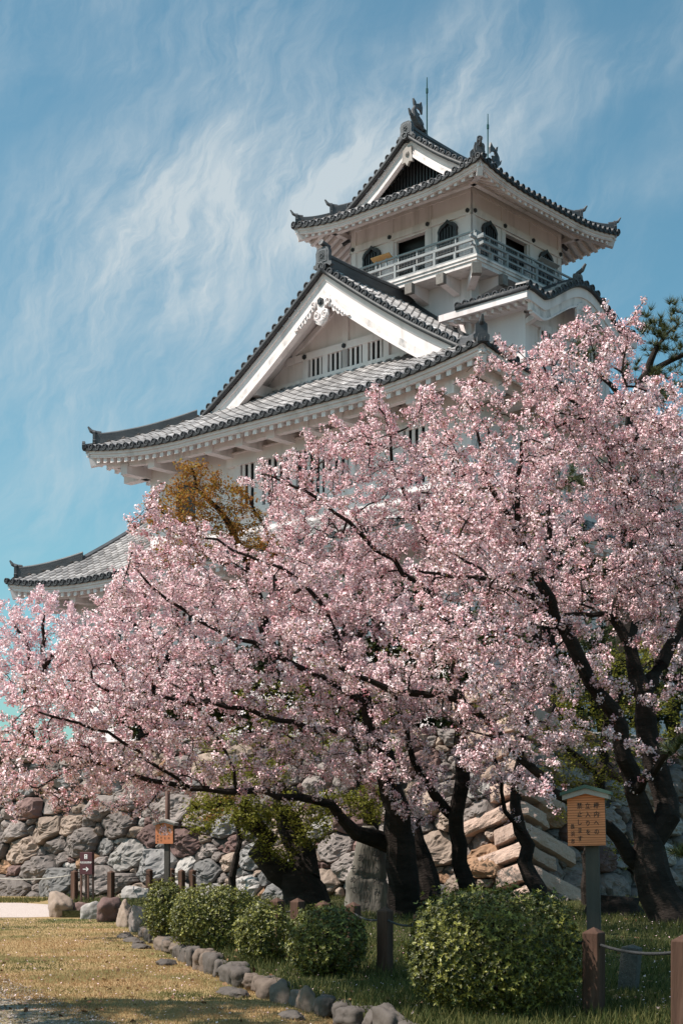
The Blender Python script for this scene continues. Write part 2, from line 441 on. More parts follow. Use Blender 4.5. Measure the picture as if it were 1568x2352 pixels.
def hip_ridge(mb, R, sx, sy, d0, d1, w=0.34, h=0.34, horn=True, base=0.05):
    """stacked ridge along the hip from d1 (upper) down to d0 near the corner, with an end tile and an upturned horn"""
    n = 10
    pts = []
    for i in range(n + 1):
        d = d1 + (d0 - d1) * i / n
        p = R.P('+x' if sx > 0 else '-x', sy * (R.ey - d), d, base)
        if horn: p.z += 0.12 * (i / n) ** 3
        pts.append(p)
    a = w / 2
    mb.sweep(pts, [(-a, -0.1), (-a, h * .28), (-a * .85, h * .3), (-a * .85, h * .58), (-a * .7, h * .6), (-a * .7, h * .85), (-a * .35, h), (a * .35, h), (a * .7, h * .85), (a * .7, h * .6), (a * .85, h * .58), (a * .85, h * .3), (a, h * .28), (a, -0.1)], 2, 1.0)
    e = pts[-1]; t = (pts[-1] - pts[-2]); t.z = 0; t.normalize(); sd = t.cross(Vector((0, 0, 1)))
    def PP(x, z, d): return e + sd * x + Vector((0, 0, 1)) * z + t * d
    k = w / 0.34
    mb.prism([(-.24 * k, -.12), (.24 * k, -.12), (.27 * k, .05), (.2 * k, .1), (.2 * k, h + .02), (.1 * k, h + .12), (-.1 * k, h + .12), (-.2 * k, h + .02), (-.2 * k, .1), (-.27 * k, .05)], PP, -0.02, 0.1, 2, 0.9)
    if horn:
        mb.tube([e - t * .25 + Vector((0, 0, h)), e + Vector((0, 0, h + .03)), e + t * .2 + Vector((0, 0, h + .12)), e + t * .32 + Vector((0, 0, h + .30))], [.10 * k, .10 * k, .08 * k, .035 * k], 8, 2, 1.0)
    return e, t

def end_ornament(mb, base, t, w, h, mi=2, disc=True):
    """demon-tile plaque: curled feet, framed face with a crest and a round horn tile above"""
    t = Vector(t).normalized(); sd = t.cross(Vector((0, 0, 1))); base = Vector(base)
    def PP(x, z, d): return base + sd * x * w + Vector((0, 0, z * h)) + t * d
    o = [(-.5, -.05), (-.62, .02), (-.60, .14), (-.46, .16), (-.42, .3), (-.44, .62), (-.36, .78), (-.2, .84), (.2, .84), (.36, .78), (.44, .62), (.42, .3), (.46, .16), (.60, .14), (.62, .02), (.5, -.05), (.3, .08), (-.3, .08)]
    mb.prism(o, PP, -0.12, 0.06, mi, 1.1)
    mb.prism([(-.30, .2), (.30, .2), (.30, .66), (.2, .74), (-.2, .74), (-.30, .66)], PP, 0.05, 0.085, mi, 1.9)
    mb.prism([(-.24, .25), (.24, .25), (.24, .62), (.16, .69), (-.16, .69), (-.24, .62)], PP, 0.08, 0.092, mi, 0.6)
    for g in range(6):
        a = 2 * pi * g / 6
        c = PP(.10 * cos(a), .46 + .10 * sin(a) * w / h, 0.10)
        mb.tube([c - t * .02, c + t * .03], [.055 * w, .035 * w], 6, mi, 1.3)
    if disc:
        z = base + Vector((0, 0, h * .93))
        mb.tube([z - t * .35, z + t * .12 + Vector((0, 0, .1))], .11, 10, mi, 1.0)
        mb.disc(z + t * .14 + Vector((0, 0, .105)), t + Vector((0, 0, .35)), .125, .04, mi)

def verge(mb, R, side, s, d0, pitch, r=0.125, ln=0.55, d1=None):
    """short cover tiles with round ends lying across the gable edge, and the roll behind them"""
    d1 = R.ex if d1 is None else d1
    sg = 1 if s > 0 else -1; outd = Vector((0, sg, 0))
    L = sum((R.P(side, s, d0 + (d1 - d0) * (i + 1) / 20) - R.P(side, s, d0 + (d1 - d0) * i / 20)).length for i in range(20))
    n = round(L / pitch)
    for i in range(n + 1):
        d = d0 + (d1 - d0) * (i + 0.35) / (n + 0.5)
        A = R.P(side, s, d, 0.06); t = (R.P(side, s, min(d + .1, d1)) - R.P(side, s, min(d, d1 - .1))).normalized()
        up = t.cross(outd); up = up if up.z > 0 else -up
        half_tube(mb, A + outd * 0.08 + up * 0.02, A - outd * ln + up * 0.02, t, up, r, r, 0, tshade() * .55)
        mb.disc(A + outd * 0.10 + up * 0.05, outd, r * 1.18, 0.14, 1, up=up)
    N = 14
    path = [R.P(side, s, d0 + (d1 - d0) * i / N) for i in range(N + 1)]
    b = [p + outd * 0.05 for p in path]
    mb.sweep(b, [(-0.09, 0.06), (0.09, 0.06), (0.09, -0.12), (-0.09, -0.12)], 1, 0.7)
    for o, rr, zz in ((ln + 0.05, 0.13, 0.12), (ln + 0.42, 0.12, 0.07)):
        M_ = 26
        for i in range(M_):
            a = R.P(side, s - sg * o, d0 + 0.1 + (d1 - d0 - .1) * i / M_, zz); c = R.P(side, s - sg * o, d0 + .1 + (d1 - d0 - .1) * (i + 1) / M_, zz)
            t = (c - a).normalized(); al = Vector((0, 1, 0)); up = al.cross(t); up = up if up.z > 0 else -up
            half_tube(mb, a + up * .015, c, al, up, rr, rr * .9, 0, tshade() * 1.15)

def gable_boards(mb, R, s, dfoot, top, bot, mould, th=0.16):
    """pair of white barge boards meeting at the apex (returns nothing); vertical cut boards following the curve"""
    sg = 1 if s > 0 else -1
    N = 16
    path = [R.P('-x', s, dfoot + (R.ex - dfoot) * i / N) for i in range(N + 1)] + [R.P('+x', s, R.ex - (R.ex - dfoot) * i / N) for i in range(1, N + 1)]
    if sg > 0: path = path[::-1]
    mb.sweep(path, [(0, -top), (0, -bot), (-th, -bot), (-th, -top)], 0)
    mb.sweep(path, [(0.05, -top - .02), (0.05, -top - (bot - top) * .22), (-.02, -top - (bot - top) * .22), (-.02, -top - .02)], 0)
    mb.sweep(path, [(0.05, -bot + mould), (0.05, -bot + .05), (-.02, -bot + .05), (-.02, -bot + mould)], 1)
    mb.sweep(path, [(0.09, -bot + .10), (0.09, -bot - .02), (-th - .02, -bot - .02), (-th - .02, -bot + .10)], 0)

def spiral(cx, cy, r0, turns, sgn, n=26, start=0.0):
    return [(cx + sgn * r0 * (1 - .75 * i / n) * cos(start + turns * 2 * pi * i / n), cy + r0 * (1 - .75 * i / n) * sin(start + turns * 2 * pi * i / n)) for i in range(n + 1)]

def pendant(mb, P, sc):
    """carved gable pendant: shield with scrolls, side fins of leaves, dark hexagonal boss.  P(x, z, d)"""
    Q = lambda x, z, d: P(x * sc, z * sc, d)
    mb.prism([(-.30, .55), (.30, .55), (.34, .25), (.22, .0), (.46, -.12), (.50, -.42), (.34, -.72), (.12, -.86), (0, -.92), (-.12, -.86), (-.34, -.72), (-.50, -.42), (-.46, -.12), (-.22, .0), (-.34, .25)], Q, 0, .10, 0)
    for g in (-1, 1):
        sp_ = spiral(g * .27, -.34, .22, 1.5, g, start=1.4)
        mb.tube([Q(x, z, .12) for x, z in sp_], [.055 * sc * (1 - .4 * i / len(sp_)) for i in range(len(sp_))], 6, 0)
        sp2 = spiral(g * .52, .28, .20, 1.4, -g, start=-1.2)
        mb.tube([Q(x, z, .12) for x, z in sp2], [.06 * sc * (1 - .4 * i / len(sp2)) for i in range(len(sp2))], 6, 0)
        for k in range(5):
            mb.tube([Q(g * (.03 + .05 * k), -.88 + .035 * k * k * .5, .11), Q(g * (.05 + .09 * k), -.66 + .03 * k, .13), Q(g * (.02 + .06 * k), -.50, .10)], [.03 * sc, .045 * sc, .01], 5, 0)
        fin = [(g * .36, .42), (g * .75, .36), (g * 1.15, .0), (g * 1.6, -.42), (g * 1.98, -.78), (g * 1.72, -.76), (g * 1.58, -.66), (g * 1.46, -.72), (g * 1.3, -.50), (g * 1.14, -.54), (g * 1.0, -.30), (g * .82, -.32), (g * .70, -.02), (g * .5, .0)]
        mb.prism(fin if g > 0 else fin[::-1], Q, 0, .07, 0)
        for k in range(7):
            t0 = k / 6.5; x0 = .55 + 1.15 * t0; z0 = .30 - .92 * t0
            mb.tube([Q(g * x0, z0, .07), Q(g * (x0 + .06), z0 - .14, .11), Q(g * (x0 + .02), z0 - .30 + .1 * t0, .06)], [.02 * sc, .05 * sc, .015], 5, 0)

def boss(mb, P, x, z, r, mi=0):
    pr = [(x + r * cos(pi / 6 + k * pi / 3), z + r * sin(pi / 6 + k * pi / 3)) for k in range(6)]
    mb.prism(pr, P, 0, .06, mi)
    mb.prism([(x + (a - x) * .5, z + (b - z) * .5) for a, b in pr], P, .06, .10, mi)

# ---------------- top storey roof
TP = 0.40
RT = Roof(0, 0, 5.25, 5.25, 28.92, 0.52, 0.027, 0.42, 3.6, 3.6)
G_T, W_T = 3.55, 2.75
tr = MB()
for sd in ('+x', '-x'):
    tile_field(tr, RT, sd, -5.15, 5.15, TP, lambda q: (5.25 if abs(q) <= G_T - .15 else max(0.0, 5.25 - abs(q))), r=.115)
for sd in ('+y', '-y'):
    tile_field(tr, RT, sd, -5.15, 5.15, TP, lambda q: max(0.0, min(5.25 - W_T, 5.25 - abs(q))), r=.115)
for sg in (-1, 1):
    for sd in ('+x', '-x'):
        verge(tr, RT, sd, sg * G_T, 1.55, TP, r=.115)
top_roof = tr.build('top_roof', [M['tile'], M['tile_end'], M['ridge']], CA, smooth=True)
rg = MB()
rg.sweep([(0, -3.5, 32.35), (0, -2.6, 32.28), (0, 0, 32.22), (0, 2.6, 32.28), (0, 3.5, 32.35)],
         [(-.26, -.25), (-.26, .12), (-.2, .14), (-.2, .30), (-.24, .32), (-.24, .44), (-.1, .56), (.1, .56), (.24, .44), (.24, .32), (.2, .30), (.2, .14), (.26, .12), (.26, -.25)], 0)
rg.build('main_ridge', M['ridge'], top_roof)
for sg in (-1, 1):
    e = MB(); end_ornament(e, (0, sg * 3.58, 32.28), (0, sg, 0), .72, .82, 0, disc=False)
    e.disc(Vector((0, sg * 3.75, 32.32)), (0, sg, 0), .15, .2, 0)
    e.build('end_ornament', M['ridge'], top_roof)
    f = MB()
    def FP(yv, z, x=0.0, sg=sg): return Vector((x, sg * (2.95 - yv) * 1.0 + sg * .0, 32.85 + z))
    sp_ = [FP(.55, .16), FP(.35, .20), FP(.08, .30), FP(-.12, .55), FP(-.14, .80), FP(-.02, 1.02), FP(.06, 1.12)]
    f.tube(sp_, [.09, .17, .20, .17, .12, .08, .05], 10, 0)
    f.tube([FP(.55, .10), FP(.72, .14)], [.14, .08], 8, 0)
    def plate(pts, w=.045):
        f.prism(pts, lambda a, b, d: FP(a, b, d), -w, w, 0)
    plate([(-.08, .95), (.06, 1.0), (.30, .95), (.42, .80), (.44, 1.10), (.36, 1.34), (.22, 1.20), (.06, 1.16)])
    plate([(-.08, .95), (.04, 1.05), (-.02, 1.22), (-.18, 1.32), (-.14, 1.12)])
    plate([(-.16, .35), (-.40, .55), (-.48, .78), (-.30, .62), (-.2, .62)])
    plate([(.16, .50), (.28, .62), (.20, .66), (.26, .76), (.10, .78), (.0, .9), (-.05, .7), (.02, .5)])
    for g in (-1, 1):
        f.prism([(.30, .15), (.10, .32), (.0, .52), (.18, .46), (.34, .3)], lambda a, b, d, g=g: FP(a, b, g * (.15 + d)), 0, .05, 0)
    f.build('fish_ornament', M['ridge'], top_roof, smooth=False)
    rod = MB(); y_r = -2.15 if sg < 0 else 2.38
    rod.tube([(0, y_r, 32.6), (0, y_r, 32.95)], [.16, .03], 8, 0)
    rod.tube([(0, y_r, 32.9), (0, y_r, 34.85), (0, y_r, 35.45)], [.032, .03, .018], 6, 0)
    rod.tube([(0, y_r, 34.75), (0, y_r, 34.95)], .055, 6, 0)
    rod.build('lightning_rod', M['metal'], CA)
for sx in (-1, 1):
    for sy in (-1, 1):
        hp = MB()
        hip_ridge(hp, RT, sx, sy, 1.25, 3.0, .32, .36)
        hip_ridge(hp, RT, sx, sy, 0.15, 1.3, .26, .22)
        hp.mi = [0] * len(hp.mi)
        hp.build('hip_ridge', M['ridge'], top_roof)
corner_oni = MB()
end_ornament(corner_oni, RT.P('+x', -(5.25 - .25), .25, .1), (1, -1, 0), .5, .62, 0)
corner_oni.build('end_ornament', M['ridge'], top_roof)
ev = MB()
for sd in ('+x', '-x', '+y', '-y'):
    eave_trim(ev, RT, sd, 5.2, 2.0, TP, fas=(.10, .36), raf=.20, rw=.17)
for sx in (-1, 1):
    for sy in (-1, 1):
        a = RT.P('+x' if sx > 0 else '-x', sy * (5.25 - .12), .12, -.38); b = RT.P('+x' if sx > 0 else '-x', sy * (5.25 - 2.1), 2.1, -.42)
        ev.bar(a, b, .24, .34, 0, .9, drop=1)
# wall plate under the rafters, with ornamented bracket noses
for sd, q in (('-y', 1), ('+x', 1), ('+y', 1), ('-x', 1)):
    a = RT.P(sd, -4.0, 1.35, -.57); b = RT.P(sd, 4.0, 1.35, -.57)
    ev.bar(a, b, .22, .22, 0, 1.0, drop=1)
ev.build('eave', [M['plaster'], M['grimy']], top_roof)
gb = MB()
for sg in (-1, 1):
    gable_boards(gb, RT, sg * (G_T - .12), 1.9, .10, .78, .26, .12)
    y = sg * (G_T - .24)
    def PG(x, z, d, y=y, sg=sg): return Vector((x * -sg, y + sg * (d + .12), 31.55 + z))
    gb.prism([(-.22, .35), (.22, .35), (.26, -.05), (.30, -.35), (.12, -.30), (0, -.48), (-.12, -.30), (-.30, -.35), (-.26, -.05)], PG, 0, .12, 2)
    boss(gb, lambda a, b, d: PG(a, b, d + .12), 0, 0.05, .11, 2)
gb.build('gable_board', [M['plaster'], M['grimy'], M['oldwood']], top_roof)
lat = MB()
for sg in (-1, 1):
    y = sg * W_T; zb = RT.z0 + RT.h(5.25 - W_T) - .1
    xs = [-2.6 + 5.2 * i / 24 for i in range(25)]
    poly = [(x, RT.z0 + RT.h(5.25 - abs(x)) - .35) for x in xs]
    lat.add([(-2.6, y, zb)] + [(x, y, z) for x, z in poly] + [(2.6, y, zb)], [tuple(range(len(poly) + 2))], 0)
    for i in range(29):
        x = -2.5 + 5.0 * i / 28; zt = RT.z0 + RT.h(5.25 - abs(x)) - .4
        if zt > zb + .05: lat.box(x - .035, x + .035, min(y, y + sg * .09), max(y, y + sg * .09), zb, zt, 1)
    lat.box(-2.6, 2.6, min(y, y + sg * .13), max(y, y + sg * .13), zb - .02, zb + .1, 1)
    # plastered underside of the gable overhang
    N = 12
    for sxn in ('+x', '-x'):
        for i in range(N):
            d0 = 1.9 + (5.25 - 1.9) * i / N; d1 = 1.9 + (5.25 - 1.9) * (i + 1) / N
            lat.add([RT.P(sxn, sg * W_T, d0, -.2), RT.P(sxn, sg * W_T, d1, -.2), RT.P(sxn, sg * (G_T - .15), d1, -.2), RT.P(sxn, sg * (G_T - .15), d0, -.2)], [(0, 1, 2, 3)], 2)
lat.build('gable_lattice', [M['dark'], M['black_wood'], M['oldwood']], top_roof)

# ---------------- top storey walls, balcony
HW = 3.35
def face(side, hw):
    if side == '-y': return lambda s, z, o: Vector((s, -hw - o, z))
    if side == '+x': return lambda s, z, o: Vector((hw + o, s, z))
    if side == '+y': return lambda s, z, o: Vector((-s, hw + o, z))
    return lambda s, z, o: Vector((-hw - o, -s, z))
def fbox(mb, F, s0, s1, z0, z1, o0, o1, mi=0, sh=1.0):
    mb.hexa([F(s0, z0, o1), F(s1, z0, o1), F(s1, z0, o0), F(s0, z0, o0), F(s0, z1, o1), F(s1, z1, o1), F(s1, z1, o0), F(s0, z1, o0)], mi, sh)
FL = 25.78
tw = MB()
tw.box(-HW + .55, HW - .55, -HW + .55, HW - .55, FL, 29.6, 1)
tw.box(-HW, HW, -HW, HW, 20.0, FL - .3, 0)
for i, sd in enumerate(('-y', '+x', '+y', '-x')):
    F = face(sd, HW)
    a, b = (-HW, HW) if sd[1] == 'y' else (-HW + .25, HW - .25)
    fbox(tw, F, a, -.92, FL, 29.75, -.25, 0)
    fbox(tw, F, .92, b, FL, 29.75, -.25, 0)
    fbox(tw, F, -.92, .92, 28.02, 29.75, -.25, 0)
    # posts and the long tie beam proud of the wall
    for x0, x1 in ((-HW - .05, -HW + .26), (HW - .26, HW + .05), (-1.22, -.92), (.92, 1.22)):
        fbox(tw, F, x0, x1, FL, 29.6 if abs(x0) > 2 else 29.3, 0, .05 if abs(x0) > 2 else .035)
    fbox(tw, F, -HW - .09, HW + .09, 28.10, 28.40, 0, .09)
    fbox(tw, F, -HW - .06, HW + .06, 29.05, 29.25, 0, .06)
    fbox(tw, F, -.92, -.80, FL, 28.05, -.2, -.05); fbox(tw, F, .80, .92, FL, 28.05, -.2, -.05)
tw.build('tower_wall', [M['plaster'], M['dark']], CA)
st = MB()
for sd in ('-y', '+x', '+y', '-x'):
    F = face(sd, HW)
    for x in (-HW + .12, -1.07, 1.07, HW - .12):
        boss(st, lambda a, b, d: F(a, b, d + .09), x, 28.25, .10)
st.build('nail_cover', M['black_wood'], CA)
def bell(cx, z0, z1, w):
    h = z1 - z0
    R_ = [(.5, 0), (.46, .55), (.44, .68), (.47, .76), (.40, .84), (.30, .90), (.18, .92), (.08, .96), (0, 1.0)]
    return [(cx + a * w, z0 + b * h) for a, b in R_] + [(cx - a * w, z0 + b * h) for a, b in R_[-2::-1]]
for sd in ('-y', '+x', '+y', '-x'):
    F = face(sd, HW)
    for cx in (-2.14, 2.14):
        w_ = MB()
        o1 = bell(cx, 26.35, 28.16, 1.10); i1 = bell(cx, 26.45, 28.0, .88)
        n = len(o1)
        vs = [F(a, b, .13) for a, b in o1] + [F(a, b, .13) for a, b in i1] + [F(a, b, .0) for a, b in o1] + [F(a, b, .015) for a, b in i1]
        fs = [(k, (k + 1) % n, n + (k + 1) % n, n + k) for k in range(n)] + [(2 * n + k, 2 * n + (k + 1) % n, (k + 1) % n, k) for k in range(n)] + [(n + k, n + (k + 1) % n, 3 * n + (k + 1) % n, 3 * n + k) for k in range(n)]
        w_.add(vs, fs, 0)
        fr = w_.build('window', M['black_wood'], CA)
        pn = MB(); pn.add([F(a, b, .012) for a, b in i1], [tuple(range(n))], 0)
        for k in range(5):
            x = cx - .32 + .16 * k; fbox(pn, F, x - .03, x + .03, 26.45, 27.85, .02, .07, 1)
        pn.build('lattice', [M['dark'], M['black_wood']], fr)
    d_ = MB()
    for k in range(9):
        x = -.8 + .1 * k; fbox(d_, F, x - .025, x + .025, FL, 27.3, -.35, -.3, 0)
    fbox(d_, F, -.84, .04, 27.2, 27.3, -.36, -.29, 0); fbox(d_, F, -.84, .04, FL, FL + .1, -.36, -.29, 0)
    d_.build('door', M['black_wood'], CA)
bal = MB(); HB = 4.45
bal.box(-HB, HB, -HB, HB, 25.60, FL, 0)
bal.box(-HB + .05, HB - .05, -HB + .05, HB - .05, 25.42, 25.60, 0, .95)
bal.box(-HB - .04, HB + .04, -HB - .04, -HB + .12, FL - .06, FL + .03, 0)
bal.box(-HB - .04, HB + .04, HB - .12, HB + .04, FL - .06, FL + .03, 0)
bal.box(-HB - .04, -HB + .12, -HB + .13, HB - .13, FL - .06, FL + .03, 0); bal.box(HB - .12, HB + .04, -HB + .13, HB - .13, FL - .06, FL + .03, 0)
for sd in ('-y', '+x', '+y', '-x'):
    F = face(sd, HW)
    for x in (-2.6, -.9, .9, 2.6):
        bal.hexa([F(x - .17, 24.75, 0), F(x + .17, 24.75, 0), F(x + .17, 24.75, -.1), F(x - .17, 24.75, -.1), F(x - .17, 25.41, 0), F(x + .17, 25.41, 0), F(x + .17, 25.41, -.1), F(x - .17, 25.41, -.1)], 1)
        v = [F(x - .17, 25.02, 1.0), F(x + .17, 25.02, 1.0), F(x + .17, 24.80, .001), F(x - .17, 24.80, .001), F(x - .17, 25.415, 1.0), F(x + .17, 25.415, 1.0), F(x + .17, 25.415, .001), F(x - .17, 25.415, .001)]
        bal.hexa(v, 1); fbox(bal, F, x - .19, x + .19, 25.0, 25.43, 1.0, 1.22, 2)
for sx in (-1, 1):
    for sy in (-1, 1):
        bal.bar((sx * 3.2, sy * 3.2, 25.1), (sx * 4.35, sy * 4.35, 25.22), .34, .42, 1); bal.bar((sx * 4.3, sy * 4.3, 25.2), (sx * 4.52, sy * 4.52, 25.22), .40, .46, 2)
balcony = bal.build('balcony', [M['grimy'], M['plaster'], M['beam_end']], CA)
rl = MB(); wm = MB()
for sd in ('-y', '+x', '+y', '-x'):
    F = face(sd, HB - .12)
    e = HB - .12
    for z, ext, w, h in ((FL + .10, 0.0, .10, .10), (FL + .42, .0, .08, .075), (FL + .74, .42, .11, .10)):
        o = 0.0 if sd[1] == 'y' else 0.004
        fbox(rl, F, -e - ext, e + ext, z - h / 2 + o, z + h / 2 + o, -w / 2, w / 2, 0)
    fbox(rl, F, -e - .36, e + .36, FL + .385, FL + .455, -.036, .036, 0)
    for k in range(9):
        x = -e + 2 * e * k / 8
        hgt = .74 if k % 2 == 0 else .44
        fbox(rl, F, x - .055, x + .055, FL + .03, FL + hgt, -.055, .055, 0)
    fbox(rl, F, e - .08, e + .08, FL + .02, FL + .95, -.08, .08, 0)
    # inner safety fence: thin posts, top bar, wire mesh
    for k in range(9):
        x = -e + .18 + 2 * (e - .18) * k / 8
        fbox(rl, F, x - .03, x + .03, FL, FL + 1.17, -.24, -.18, 0)
    fbox(rl, F, -e + .15, e - .15, FL + 1.13, FL + 1.20, -.25, -.17, 0)
    wm.add([F(-e + .2, FL + .05, -.215), F(e - .2, FL + .05, -.215), F(e - .2, FL + 1.13, -.215), F(-e + .2, FL + 1.13, -.215)], [(0, 1, 2, 3)], 0)
    # the wires themselves that read at this distance
    for k in range(1, 9):
        z = FL + .05 + 1.08 * k / 9; fbox(wm, F, -e + .2, e - .2, z - .0025, z + .0025, -.212, -.204, 1)
    for k in range(1, 50):
        x = -e + .2 + (2 * e - .4) * k / 50; fbox(wm, F, x - .0025, x + .0025, FL + .05, FL + 1.13, -.203, -.196, 1)
for q, z in ((FL + .74, .0), (FL + .42, 0.0)):
    c = HB - .12
    rl.bar((c - .02, -c + .02, q), (c + .42, -c - .0, q + .06), .13, .12, 0); 
rail = rl.build('railing', M['rail'], balcony)
wm.build('wire_mesh', [M['wire'], M['rail']], rail)
for sd, s0, s1, lab in (('-y', -1.5, -.45, 'yellow wooden viewing panel'), ('+x', .55, 2.0, 'grey viewing panel')):
    F = face(sd, HB - .12); ip = MB()
    ip.hexa([F(s0, FL + 1.20, -.42), F(s1, FL + 1.20, -.42), F(s1, FL + 1.24, -.45), F(s0, FL + 1.24, -.45), F(s0, FL + 1.40, -.08), F(s1, FL + 1.40, -.08), F(s1, FL + 1.44, -.11), F(s0, FL + 1.44, -.11)], 0)
    fbox(ip, F, s0 + .2, s0 + .26, FL + .9, FL + 1.25, -.24, -.18, 1); fbox(ip, F, s1 - .26, s1 - .2, FL + .9, FL + 1.25, -.24, -.18, 1)
    tag(ip.build('viewing_panel', [M['panel'] if sd == '-y' else M['rail'], M['rail']], balcony), lab)
for x, y, dx, dy in ((-HW, -HW, -1, 0), (HW, HW, 0, 1)):
    c = MB(); p = Vector((x, y, 28.75)); t = Vector((dx, dy, -.15)).normalized()
    c.bar(p, p + t * .3, .05, .05, 0); c.bar(p + t * .22 + Vector((0, 0, .05)), p + t * .55, .11, .09, 0); c.bar(p + t * .18 + Vector((0, 0, .11)), p + t * .6 + Vector((0, 0, .07)), .15, .02, 0)
    c.build('floodlight', M['black_wood'], CA)

# ---------------- main body: big roof with the large front gable
MP = 0.46
RM = Roof(0, 0, 10.85, 12.65, 18.22, 0.50, 0.0115, 0.62, 6.5, 6.0)
G_M, W_M = 9.0, 7.5
mr_ = MB()
tile_field(mr_, RM, '+x', -12.55, 12.55, MP, lambda q: (7.6 if abs(q) < 3.4 else 10.85) if abs(q) <= G_M - .15 else max(0.0, 12.65 - abs(q)))
tile_field(mr_, RM, '-x', -12.55, 12.55, MP, lambda q: (7.6 if abs(q) < 3.4 else 10.85) if abs(q) <= G_M - .15 else max(0.0, 12.65 - abs(q)))
for sd in ('+y', '-y'):
    tile_field(mr_, RM, sd, -10.75, 10.75, MP, lambda q: max(0.0, min(12.65 - W_M, 10.85 - abs(q))))
for sg in (-1, 1):
    for sd in ('+x', '-x'):
        verge(mr_, RM, sd, sg * G_M, 3.3, MP, r=.135)
main_roof = mr_.build('main_roof', [M['tile'], M['tile_end'], M['ridge']], CA, smooth=True)
APZ = RM.z0 + RM.h(10.85)
for sg in (-1, 1):
    rg = MB()
    rg.sweep([(0, sg * 8.85, APZ + .12), (0, sg * 7.4, APZ + .05), (0, sg * 5.5, APZ), (0, sg * 3.36, APZ)],
             [(-.30, -.3), (-.30, .12), (-.23, .14), (-.23, .34), (-.27, .36), (-.27, .46), (-.12, .58), (.12, .58), (.27, .46), (.27, .36), (.23, .34), (.23, .14), (.30, .12), (.30, -.3)], 0)
    # flashing where the roof meets the tower wall
    for sx in (-1, 1):
        pts = [RM.P('+x' if sx > 0 else '-x', sg * 3.42, 10.85 - x, .0) for x in (0.05, 1.2, 2.4, 3.35)]
        rg.sweep(pts, [(-.16, -.05), (-.16, .30), (.16, .30), (.16, -.05)], 0, .7)
    rg.build('main_ridge', M['ridge'], main_roof)
for sg in (-1, 1):
    e = MB(); end_ornament(e, (0, sg * 8.95, APZ + .12), (0, sg, 0), .82, .95, 0)
    e.disc(Vector((0, sg * 9.12, APZ + .10)), (0, sg, 0), .17, .25, 0)
    e.build('end_ornament', M['ridge'], main_roof)
for sx in (-1, 1):
    for sy in (-1, 1):
        hp = MB()
        hip_ridge(hp, RM, sx, sy, 0.35, 3.5, .36, .40)
        hip_ridge(hp, RM, sx, sy, 0.02, .5, .28, .12, horn=False)
        hp.mi = [0] * len(hp.mi)
        hp.build('hip_ridge', M['ridge'], main_roof)
ev = MB()
for sd, qm in (('+x', 12.6), ('-x', 12.6), ('+y', 10.8), ('-y', 10.8)):
    eave_trim(ev, RM, sd, qm, 2.1, MP, fas=(.12, .40), raf=.27, rw=.20)
    L = 10.7 if sd[1] == 'x' else 8.9
    a = RM.P(sd, -L - 1.2, .85, -.60); b = RM.P(sd, L + 1.2, .85, -.60)
    pts = [RM.P(sd, -L - 1.2 + (2 * L + 2.4) * i / 14, .85, -.68) for i in range(15)]
    ev.sweep(pts, [(-.14, 0), (-.14, -.36), (.14, -.36), (.14, 0)], 0)
    n = 10 if sd[1] == 'y' else 12
    for i in range(n + 1):
        q = -L + 2 * L * i / n
        a = RM.P(sd, q, .62, 0); a.z = RM.z0 - .50; b = RM.P(sd, q, 2.1, 0); b.z = a.z
        ev.bar(a, b, .42, .46, 0, 1.0)
for sx in (-1, 1):
    for sy in (-1, 1):
        k = '+x' if sx > 0 else '-x'
        ev.bar(RM.P(k, sy * (12.65 - .15), .15, -.46), RM.P(k, sy * (12.65 - 2.2), 2.2, -.46), .30, .42, 0, .95, drop=1)
ev.build('eave', [M['plaster'], M['grimy']], main_roof)
gw = MB()
for sg in (-1, 1):
    y = sg * W_M; zb = RM.z0 + RM.h(12.65 - W_M) - .15
    xs = [-6.4 + 12.8 * i / 40 for i in range(41)]
    poly = [(x, RM.z0 + RM.h(10.85 - abs(x)) - .32) for x in xs]
    gw.add([(-6.4, y, zb)] + [(x, y, z) for x, z in poly] + [(6.4, y, zb)], [tuple(range(len(poly) + 2))], 0)
    N = 16
    for sxn in ('+x', '-x'):
        for i in range(N):
            d0 = 3.4 + (10.85 - 3.4) * i / N; d1 = 3.4 + (10.85 - 3.4) * (i + 1) / N
            gw.add([RM.P(sxn, sg * W_M, d0, -.3), RM.P(sxn, sg * W_M, d1, -.3), RM.P(sxn, sg * (G_M - .15), d1, -.3), RM.P(sxn, sg * (G_M - .15), d0, -.3)], [(0, 1, 2, 3)], 0, .95)
        for off in (.45, 1.0):
            pts = [RM.P(sxn, sg * (W_M + off), 3.6 + (10.6 - 3.6) * i / N, -.28) for i in range(N + 1)]
            gw.sweep(pts, [(-.10, 0), (-.10, -.22), (.10, -.22), (.10, 0)], 0, .95)
        # purlin nose under the boards
        p = RM.P(sxn, sg * W_M, 10.85 - 4.35, -.95)
        gw.bar(p, p + Vector((0, sg * 1.15, 0)), .42, .48, 0)
        gw.bar(p + Vector((0, sg * .06, -.24)), p + Vector((0, sg * .06, -1.9)), .12, .30, 0, up=(1, 0, 0))
    F = face('-y', W_M) if sg < 0 else face('+y', W_M)
    fbox(gw, F, -3.4, 3.4, 22.06, 22.36, 0, .16)
    fbox(gw, F, -4.9, 4.9, zb + .05, zb + .32, 0, .20)
    fbox(gw, F, -.16, .16, 22.36, 24.1, 0, .10)
    for g in (-1, 1):
        pts = [F(g * (3.0 - 2.7 * i / 6), 22.4 + 1.65 * i / 6, .06) for i in range(7)]
        for i in range(6): gw.bar(pts[i], pts[i + 1], .12, .22, 0)
gw.build('gable_wall', M['plaster'], main_roof)
gb = MB()
for sg in (-1, 1):
    gable_boards(gb, RM, sg * (G_M - .10), 3.75, .12, 1.22, .40, .18)
gb.build('gable_board', [M['plaster'], M['grimy']], main_roof)
